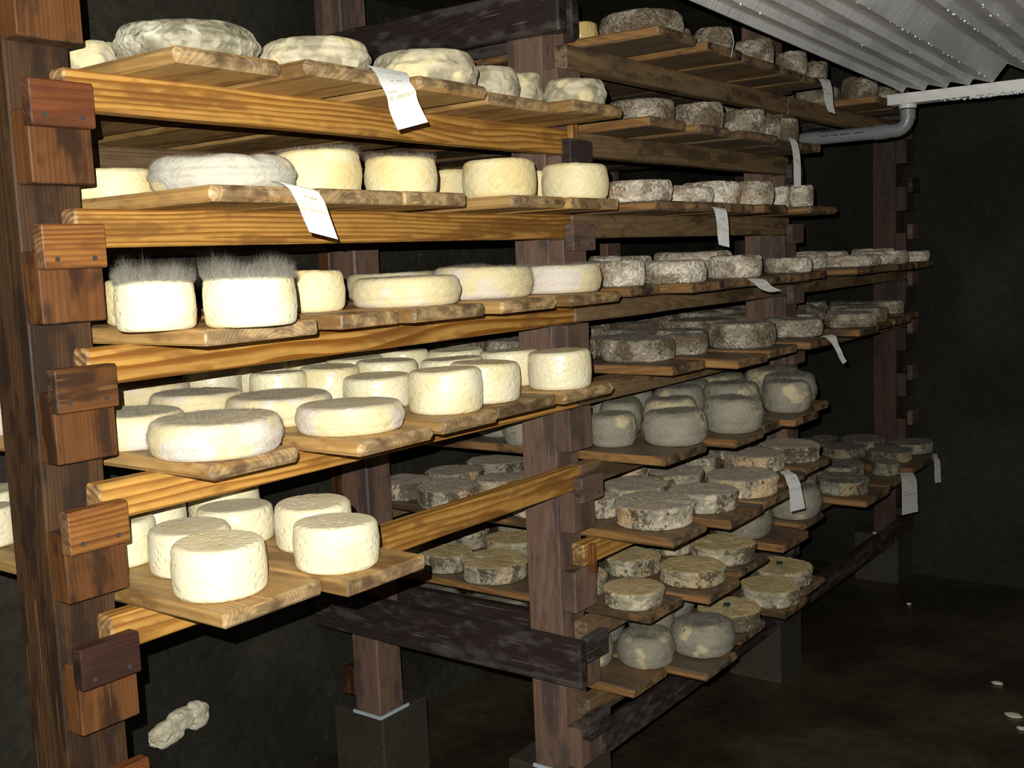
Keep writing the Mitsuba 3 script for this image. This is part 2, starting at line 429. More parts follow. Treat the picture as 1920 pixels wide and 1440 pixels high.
for i in (1, 2, 3):
    x = PX[i]
    where = ('between the near and middle bays', 'between the middle and far bays', 'at the end wall')[i - 1]
    for z0, z1, hl in ((-1.205, -1.070, 'lower'), (.585, .70, 'upper')):
        for s, (a, b) in enumerate(((x - .042, x - .001), (x + PW + .001, x + PW + .042))):
            k = thing('cross_beam', '%s blackened cross beam %s side of the posts %s' % (hl, 'on the near' if s == 0 else 'on the far', where), 'beam', 'cross beams clamped on the posts')
            beam(k, a, b, 1.615 + .06 * s, 2.68, z0, z1, 1, 4, .006, .004, 8)
k = thing('bottom_stringer', 'long blackened beam running along the foot of the posts under the lowest shelf', 'beam')
beam(k, PX[1] + PW + .012, 5.62, 1.652, 1.686, -1.478, -1.387, 0, 4, .006, .002, 12)

BAYS = ((0, 'near'), (1, 'middle'), (2, 'far'))
RAILS = {0: (1, 2, 3, 4, 5), 1: range(0, 9), 2: (0, 3, 4, 7)}
ORD = ('first', 'second', 'third', 'fourth', 'fifth', 'sixth', 'seventh', 'eighth', 'ninth')
for b, bn in BAYS:
    ls = list(RAILS[b])
    for q, l in enumerate(ls):
        sh = 'top' if q == 0 else ('lowest' if q == len(ls) - 1 else ORD[q])
        x0, x1 = PX[b] + PW * .62 - .001 * (b > 0), PX[b + 1] + (PW * .38 if b < 2 else PW * .9)
        if b == 1: x0 = PX[1] + PW * .42
        if b == 0: x1 = PX[1] + PW * .40
        if b == 1: x1 = PX[2] + PW * .45
        if b == 2: x0 = PX[2] + PW * .47
        k = thing('shelf_rail', 'front rail carrying the %s shelf of the %s bay, %s' % (sh, bn, ('honey-coloured pine', 'grey-brown weathered pine', 'dim grey-brown pine')[b]), 'rail', 'front rails of the %s bay' % bn)
        beam(k, x0, x1, 1.651, 1.695, ZB[l], ZB[l] + RH, 0, 0 if b == 0 or (b == 1 and l == 6) else 6, .004, .002, 10)
        k = thing('shelf_rail', 'rear rail under the back of the %s shelf of the %s bay' % (sh, bn), 'rail', 'rear rails of the %s bay' % bn)
        beam(k, x0, x1, BY1 + .005, BY1 + .049, ZB[l], ZB[l] + RH, 0, 6, .004, .0025, 6)
k = thing('wooden_wedge', 'small pale wooden wedge standing on the dark plate of the grey-brown front post', 'wedge')
beam(k, 2.492, 2.520, 1.628, 1.648, ZB[1] + .039, ZB[1] + .092, 2, 0, .002)
k = thing('wooden_wedge', 'orange-brown wooden peg on the middle front post beside the seventh shelf rail', 'wedge')
beam(k, 2.528, 2.547, 1.630, 1.648, ZB[6] - .02, ZB[6] + .064, 2, 8, .002)

# ---------------------------------------------------------------- shelf boards
BOARDS = [
    (1, 1, 1.130, 1.358, 1.494, 'pale pine board, 1st from left on the top shelf of the near bay'),
    (1, 1, 1.371, 1.598, 1.450, 'pale pine board, 2nd from left on the top shelf of the near bay'),
    (1, 1, 1.652, 1.875, 1.432, 'pale pine board, 3rd from left on the top shelf of the near bay'),
    (1, 1, 1.930, 2.165, 1.480, 'pale pine board, 4th from left on the top shelf of the near bay'),
    (1, 1, 2.181, 2.408, 1.420, 'pale pine board, 5th from left on the top shelf of the near bay'),
    (2, 1, 2.617, 2.820, 1.461, 'old darkened pine board, 1st from left on the second shelf of the middle bay'),
    (2, 1, 2.908, 3.119, 1.461, 'old darkened pine board, 2nd from left on the second shelf of the middle bay'),
    (2, 1, 3.183, 3.465, 1.450, 'old darkened pine board, 3rd from left on the second shelf of the middle bay'),
    (2, 1, 3.500, 3.700, 1.500, 'old darkened pine board, 4th from left on the second shelf of the middle bay'),
    (2, 1, 3.710, 3.933, 1.490, 'old darkened pine board, 5th from left on the second shelf of the middle bay'),
    (1, 2, 1.138, 1.363, 1.440, 'pale pine board, 1st from left on the second shelf of the near bay'),
    (1, 2, 1.372, 1.594, 1.440, 'pale pine board, 2nd from left on the second shelf of the near bay'),
    (1, 2, 1.600, 1.790, 1.440, 'pale pine board, 3rd from left on the second shelf of the near bay'),
    (1, 2, 1.952, 2.170, 1.440, 'pale pine board, 4th from left on the second shelf of the near bay'),
    (1, 2, 2.187, 2.407, 1.440, 'pale pine board, 5th from left on the second shelf of the near bay'),
    (2, 2, 2.600, 2.775, 1.440, 'old darkened pine board, 1st from left on the third shelf of the middle bay'),
    (2, 2, 2.822, 3.027, 1.440, 'old darkened pine board, 2nd from left on the third shelf of the middle bay'),
    (2, 2, 3.060, 3.280, 1.460, 'old darkened pine board, 3rd from left on the third shelf of the middle bay'),
    (2, 2, 3.307, 3.500, 1.440, 'old darkened pine board, 4th from left on the third shelf of the middle bay'),
    (2, 2, 3.700, 3.967, 1.440, 'old darkened pine board, 5th from left on the third shelf of the middle bay'),
    (1, 3, 1.106, 1.352, 1.440, 'pale pine board, 1st from left on the third shelf of the near bay'),
    (1, 3, 1.440, 1.600, 1.470, 'pale pine board, 2nd from left on the third shelf of the near bay'),
    (1, 3, 1.612, 1.840, 1.440, 'pale pine board, 3rd from left on the third shelf of the near bay'),
    (1, 3, 1.900, 2.120, 1.440, 'pale pine board, 4th from left on the third shelf of the near bay'),
    (1, 3, 2.178, 2.412, 1.440, 'pale pine board, 5th from left on the third shelf of the near bay'),
    (2, 3, 2.600, 2.775, 1.530, 'old darkened pine board, 1st from left on the fourth shelf of the middle bay'),
    (2, 3, 2.795, 3.016, 1.440, 'old darkened pine board, 2nd from left on the fourth shelf of the middle bay'),
    (2, 3, 3.050, 3.250, 1.460, 'old darkened pine board, 3rd from left on the fourth shelf of the middle bay'),
    (2, 3, 3.260, 3.490, 1.440, 'old darkened pine board, 4th from left on the fourth shelf of the middle bay'),
    (2, 3, 3.509, 3.706, 1.440, 'old darkened pine board, 5th from left on the fourth shelf of the middle bay'),
    (2, 3, 3.720, 3.930, 1.470, 'old darkened pine board, 6th from left on the fourth shelf of the middle bay'),
    (3, 3, 4.170, 4.420, 1.440, 'dim old pine board, 1st from left on the second shelf of the far bay'),
    (3, 3, 4.450, 4.660, 1.470, 'dim old pine board, 2nd from left on the second shelf of the far bay'),
    (3, 3, 4.684, 4.920, 1.440, 'dim old pine board, 3rd from left on the second shelf of the far bay'),
    (3, 3, 4.950, 5.200, 1.440, 'dim old pine board, 4th from left on the second shelf of the far bay'),
    (1, 4, 1.141, 1.342, 1.495, 'pale pine board, 1st from left on the fourth shelf of the near bay'),
    (1, 4, 1.410, 1.624, 1.412, 'pale pine board, 2nd from left on the fourth shelf of the near bay'),
    (1, 4, 1.669, 1.862, 1.430, 'pale pine board, 3rd from left on the fourth shelf of the near bay'),
    (1, 4, 1.900, 2.126, 1.463, 'pale pine board, 4th from left on the fourth shelf of the near bay'),
    (1, 4, 2.141, 2.374, 1.447, 'pale pine board, 5th from left on the fourth shelf of the near bay'),
    (2, 4, 2.745, 2.957, 1.483, 'old darkened pine board, 1st from left on the fifth shelf of the middle bay'),
    (2, 4, 2.964, 3.180, 1.380, 'old darkened pine board, 2nd from left on the fifth shelf of the middle bay'),
    (2, 4, 3.267, 3.500, 1.413, 'old darkened pine board, 3rd from left on the fifth shelf of the middle bay'),
    (2, 4, 3.587, 3.783, 1.400, 'old darkened pine board, 4th from left on the fifth shelf of the middle bay'),
    (3, 4, 4.128, 4.349, 1.416, 'dim old pine board, 1st from left on the third shelf of the far bay'),
    (3, 4, 4.420, 4.640, 1.450, 'dim old pine board, 2nd from left on the third shelf of the far bay'),
    (3, 4, 4.700, 4.930, 1.460, 'dim old pine board, 3rd from left on the third shelf of the far bay'),
    (3, 4, 4.994, 5.270, 1.510, 'dim old pine board, 4th from left on the third shelf of the far bay'),
    (1, 5, 1.085, 1.306, 1.420, 'pale pine board, 1st from left on the lowest shelf of the near bay'),
    (1, 5, 1.312, 1.521, 1.364, 'pale pine board, 2nd from left on the lowest shelf of the near bay'),
    (2, 5, 2.588, 2.840, 1.425, 'old darkened pine board, 1st from left on the sixth shelf of the middle bay'),
    (2, 5, 2.910, 3.120, 1.365, 'old darkened pine board, 2nd from left on the sixth shelf of the middle bay'),
    (2, 5, 3.130, 3.320, 1.400, 'old darkened pine board, 3rd from left on the sixth shelf of the middle bay'),
    (2, 5, 3.335, 3.546, 1.358, 'old darkened pine board, 4th from left on the sixth shelf of the middle bay'),
    (2, 5, 3.600, 3.800, 1.420, 'old darkened pine board, 5th from left on the sixth shelf of the middle bay'),
    (2, 0, 2.600, 2.822, 1.421, 'old darkened pine board, 1st from left on the top shelf of the middle bay'),
    (2, 0, 2.907, 3.146, 1.433, 'old darkened pine board, 2nd from left on the top shelf of the middle bay'),
    (2, 0, 3.180, 3.494, 1.449, 'old darkened pine board, 3rd from left on the top shelf of the middle bay'),
    (2, 0, 3.510, 3.700, 1.460, 'old darkened pine board, 4th from left on the top shelf of the middle bay'),
    (2, 0, 3.710, 3.914, 1.470, 'old darkened pine board, 5th from left on the top shelf of the middle bay'),
    (3, 0, 4.515, 4.770, 1.475, 'dim old pine board, 1st from left on the top shelf of the far bay'),
    (3, 0, 4.790, 5.000, 1.460, 'dim old pine board, 2nd from left on the top shelf of the far bay'),
    (2, 6, 2.588, 2.800, 1.405, 'old darkened pine board, 1st from left on the seventh shelf of the middle bay'),
    (2, 6, 2.850, 3.090, 1.360, 'old darkened pine board, 2nd from left on the seventh shelf of the middle bay'),
    (2, 6, 3.110, 3.340, 1.370, 'old darkened pine board, 3rd from left on the seventh shelf of the middle bay'),
    (2, 6, 3.400, 3.620, 1.430, 'old darkened pine board, 4th from left on the seventh shelf of the middle bay'),
    (2, 6, 3.669, 3.914, 1.452, 'old darkened pine board, 5th from left on the seventh shelf of the middle bay'),
    (2, 7, 2.588, 2.790, 1.487, 'old darkened pine board, 1st from left on the eighth shelf of the middle bay'),
    (2, 7, 2.825, 3.040, 1.420, 'old darkened pine board, 2nd from left on the eighth shelf of the middle bay'),
    (2, 7, 3.100, 3.330, 1.450, 'old darkened pine board, 3rd from left on the eighth shelf of the middle bay'),
    (2, 7, 3.450, 3.680, 1.450, 'old darkened pine board, 4th from left on the eighth shelf of the middle bay'),
    (2, 7, 3.776, 3.968, 1.500, 'old darkened pine board, 5th from left on the eighth shelf of the middle bay'),
    (3, 7, 4.210, 4.500, 1.420, 'dim old pine board, 1st from left on the lowest shelf of the far bay'),
    (3, 7, 4.520, 4.760, 1.440, 'dim old pine board, 2nd from left on the lowest shelf of the far bay'),
    (3, 7, 4.930, 5.270, 1.450, 'dim old pine board, 3rd from left on the lowest shelf of the far bay'),
    (2, 8, 2.588, 2.785, 1.545, 'old darkened pine board, 1st from left on the lowest shelf of the middle bay'),
    (2, 8, 2.800, 3.015, 1.420, 'old darkened pine board, 2nd from left on the lowest shelf of the middle bay'),
    (2, 8, 3.130, 3.329, 1.464, 'old darkened pine board, 3rd from left on the lowest shelf of the middle bay'),
    (2, 8, 3.433, 3.643, 1.438, 'old darkened pine board, 4th from left on the lowest shelf of the middle bay'),
    (2, 8, 3.680, 3.900, 1.470, 'old darkened pine board, 5th from left on the lowest shelf of the middle bay'),
]
rb = random.Random(3)
for (b, l, x0, x1, yf, lab) in BOARDS:
    k = thing('shelf_board', lab, 'board', 'boards of the %s bay' % BAYS[b - 1][1])
    m, uv = beam_mesh(x0, x1, yf, 2.66 + rb.uniform(-.01, .03), ZB[l] + RH + H0, ZT[l] + H0, 1, 1 if b == 1 else 5, rb.choice((.003, .005, .008)), .0015, segs=8)
    put(k, mikit.ply(m, 'wood_y', False, uv=uv))

# ---------------------------------------------------------------- cheeses
# kind: nominal radius, height, edge rounding, side bulge, (frequency, amplitude) of lumps and of grain, lip, resolution
KINDS = {
    'fresh': (.08, .09, .012, .002, 12, .0016, 60, .0005, 0, (128, 52)),
    'flat': (.115, .064, .016, .004, 10, .0025, 60, .0010, 0, (112, 40)),
    'cream': (.085, .088, .016, .003, 12, .003, 60, .0010, 0, (96, 40)),
    'grey': (.11, .078, .026, .006, 10, .005, 32, .0020, 0, (112, 44)),
    'moss': (.13, .062, .022, .004, 8, .008, 18, .003, 0, (112, 44)),
    'aged': (.10, .068, .013, .004, 11, .006, 45, .0024, 0, (84, 30)),
    'disc': (.11, .058, .009, -.003, 11, .005, 42, .0024, .004, (84, 30)),
    'ghost': (.095, .098, .028, .006, 9, .008, 38, .0016, 0, (72, 30)),
}
ALIAS = {'fuzzy': 'fresh', 'flatf': 'flat', 'creamf': 'cream', 'greyb': 'grey', 'tan': 'aged', 'olive': 'disc', 'aged_dark': 'aged', 'disc_dark': 'disc'}
BSDF = {'fuzzy': 'cheese_fresh', 'flatf': 'cheese_flat', 'creamf': 'cheese_cream'}


def wheel(base, seed):
    r, h, e, bulge, f1, a1, f2, a2, lip, (nt, npf) = KINDS[base]
    pts = []
    nb, ne, ns = 3, 7, max(6, npf // 3)
    ntop = npf - nb - 2 * ne - ns
    for t in np.linspace(0, 1, nb, endpoint=False): pts.append(((r - e) * t, 0))
    for t in np.linspace(0, math.pi / 2, ne, endpoint=False): pts.append((r - e + e * math.sin(t), e - e * math.cos(t)))
    for t in np.linspace(0, 1, ns, endpoint=False): pts.append((r + bulge * math.sin(math.pi * t) + lip * t * t, e + (h - 2 * e) * t))
    for t in np.linspace(0, math.pi / 2, ne, endpoint=False): pts.append((r - e + (e + lip) * math.cos(t), h - e + e * math.sin(t)))
    for t in np.linspace(1, 0, ntop): pts.append(((r - e) * t, h))
    P = np.array(pts)
    P[0, 0] = 0
    th = np.arange(nt) / nt * 2 * math.pi
    V = np.stack([P[:, None, 0] * np.cos(th), P[:, None, 0] * np.sin(th), np.repeat(P[:, 1:2], nt, 1)], -1)
    idx = np.arange(len(P) * nt).reshape(len(P), nt)
    a, b, c, d = idx[:-1], np.roll(idx[:-1], -1, 1), np.roll(idx[1:], -1, 1), idx[1:]
    F = np.vstack([np.stack([a, b, c], -1).reshape(-1, 3), np.stack([a, c, d], -1).reshape(-1, 3)])
    v = V.reshape(-1, 3)
    m = trimesh.Trimesh(v, F, process=False)
    m.merge_vertices()
    m.update_faces(m.nondegenerate_faces())
    v = np.array(m.vertices)
    rad = np.hypot(v[:, 0], v[:, 1])
    # outward direction of the smooth profile
    cz = np.clip(v[:, 2], e, h - e)
    cr = np.minimum(rad, r - e)
    dirv = np.stack([v[:, 0] * (1 - cr / np.maximum(rad, 1e-6)), v[:, 1] * (1 - cr / np.maximum(rad, 1e-6)), v[:, 2] - cz], 1)
    ln = np.linalg.norm(dirv, axis=1, keepdims=True)
    nrm = np.where(ln > 1e-6, dirv / np.maximum(ln, 1e-6), [0, 0, 1.0])
    nrm[v[:, 2] < 1e-5] = [0, 0, -1]
    q = v + seed * 3.7
    d = a1 * (meshkit.fbm(q * f1, 2, seed) - .5) * 2 + a2 * (meshkit.fbm(q * f2, 2, seed + 9) - .5) * 2
    pit = np.clip(meshkit.noise(q * f2 * 1.6, seed + 5) - .66, 0, 1) * a2 * 6
    d = d - pit
    low = np.clip(v[:, 2] / .006, 0, 1)
    v = v + nrm * (d * low)[:, None]
    v[:, 2] = np.maximum(v[:, 2], 0)
    v[:, :2] *= min(1, (r + .0025) / np.hypot(v[:, 0], v[:, 1]).max())
    # slightly oval, top slightly tilted
    rg = np.random.default_rng(seed)
    v[:, 0] *= 1 - rg.uniform(0, .02)
    v[:, 2] *= 1 + (v[:, 0] * rg.uniform(-.3, .3) + v[:, 1] * rg.uniform(-.3, .3))
    m.vertices = v
    return m, nrm


def hairs(mesh, n, length, width, top_bias, up, seed, zmin=0.0, patch=0., low_side=0.25, reach=.004):
    """Mould hair as thin bent blades standing on the wheel."""
    rg = np.random.default_rng(seed)
    pts, fid = trimesh.sample.sample_surface(mesh, n * 2, seed=seed)
    nr = mesh.face_normals[fid]
    ok = (nr[:, 2] > -.4) & (pts[:, 2] > zmin)
    keep = rg.random(len(pts)) < np.where(nr[:, 2] > .5, 1, top_bias)
    pts, nr = pts[ok & keep][:n], nr[ok & keep][:n]
    k = len(pts)
    pn = meshkit.fbm(pts * 28 + seed, 2, seed)
    L = length * rg.uniform(.35, 1.0, k) * np.where(nr[:, 2] > .5, 1, low_side)
    L *= np.clip(1 + patch * (pn - .5) * 3, .15, 2.0)
    d = nr + rg.normal(0, .35, (k, 3)) + [0, 0, up]
    d /= np.linalg.norm(d, axis=1, keepdims=True)
    d2 = d + rg.normal(0, .45, (k, 3)) + [0, 0, -.15]
    d2 /= np.linalg.norm(d2, axis=1, keepdims=True)
    s = np.cross(d, rg.normal(0, 1, (k, 3)))
    s /= np.linalg.norm(s, axis=1, keepdims=True)
    w = width
    p1 = pts + d * (L * .55)[:, None]
    p2 = p1 + d2 * (L * .45)[:, None]
    V = np.stack([pts - s * w, pts + s * w, p1 - s * w * .7, p1 + s * w * .7, p2], 1).reshape(-1, 3)
    i = np.arange(k)[:, None] * 5
    F = np.concatenate([i + [[0, 1, 3]], i + [[0, 3, 2]], i + [[2, 3, 4]]], 0)
    V[:, 2] = np.maximum(V[:, 2], .001)
    lim = np.hypot(mesh.vertices[:, 0], mesh.vertices[:, 1]).max() + reach
    V[:, :2] *= np.minimum(1, lim / np.maximum(np.hypot(V[:, 0], V[:, 1]), 1e-6))[:, None]
    N = nr + rg.normal(0, .42, (k, 3))
    N = np.repeat(N / np.linalg.norm(N, axis=1, keepdims=True), 5, 0)
    path = meshkit.write_ply((V, F), False, normals=N)      # shaded like the surface it grows from
    return {'type': 'ply', 'filename': path, 'face_normals': False}


HAIR = {  # kind: (count, length, half width, side share, up, zmin, patch, side length factor, material)
    'fuzzy': (30000, .036, .00009, .18, .6, .03, 1.1, .22, 'mould_pale'),
    'flatf': (9000, .0065, .00008, .9, .1, .010, 1.2, 1.0, 'mould_pale'),
    'creamf': (12000, .014, .00008, .25, .3, .05, 1.2, .4, 'mould_pale'),
    'moss': (18000, .0045, .0001, 1, .1, .01, .8, 1.0, 'mould_pale'),
    'ghost': (16000, .010, .00018, 1, .05, .008, .6, .9, 'mould_grey'),
}
NVAR = {'fresh': 6, 'flat': 4, 'cream': 4, 'grey': 4, 'aged': 6, 'disc': 6, 'ghost': 4, 'moss': 2}
VARIANT = {}


def variant(kind, i):
    base = ALIAS.get(kind, kind)
    i = i % NVAR[base]
    if (base, i) not in VARIANT:
        VARIANT[base, i] = wheel(base, 11 + i * 7 + 100 * sorted(KINDS).index(base))[0]
    m = VARIANT[base, i]
    if ('ply', kind, i) not in VARIANT:
        VARIANT['ply', kind, i] = mikit.ply(m, BSDF.get(kind, 'cheese_' + kind), True)
        if kind in HAIR:
            n, L, w, tb, up, zm, pt, ls, mt = HAIR[kind]
            VARIANT['hair', kind, i] = {**hairs(m, n, L, w, tb, up, 5 + i, zm, pt, ls), 'bsdf': {'type': 'ref', 'id': mt}}
    return VARIANT['ply', kind, i], VARIANT.get(('hair', kind, i)), KINDS[base][0], KINDS[base][1]


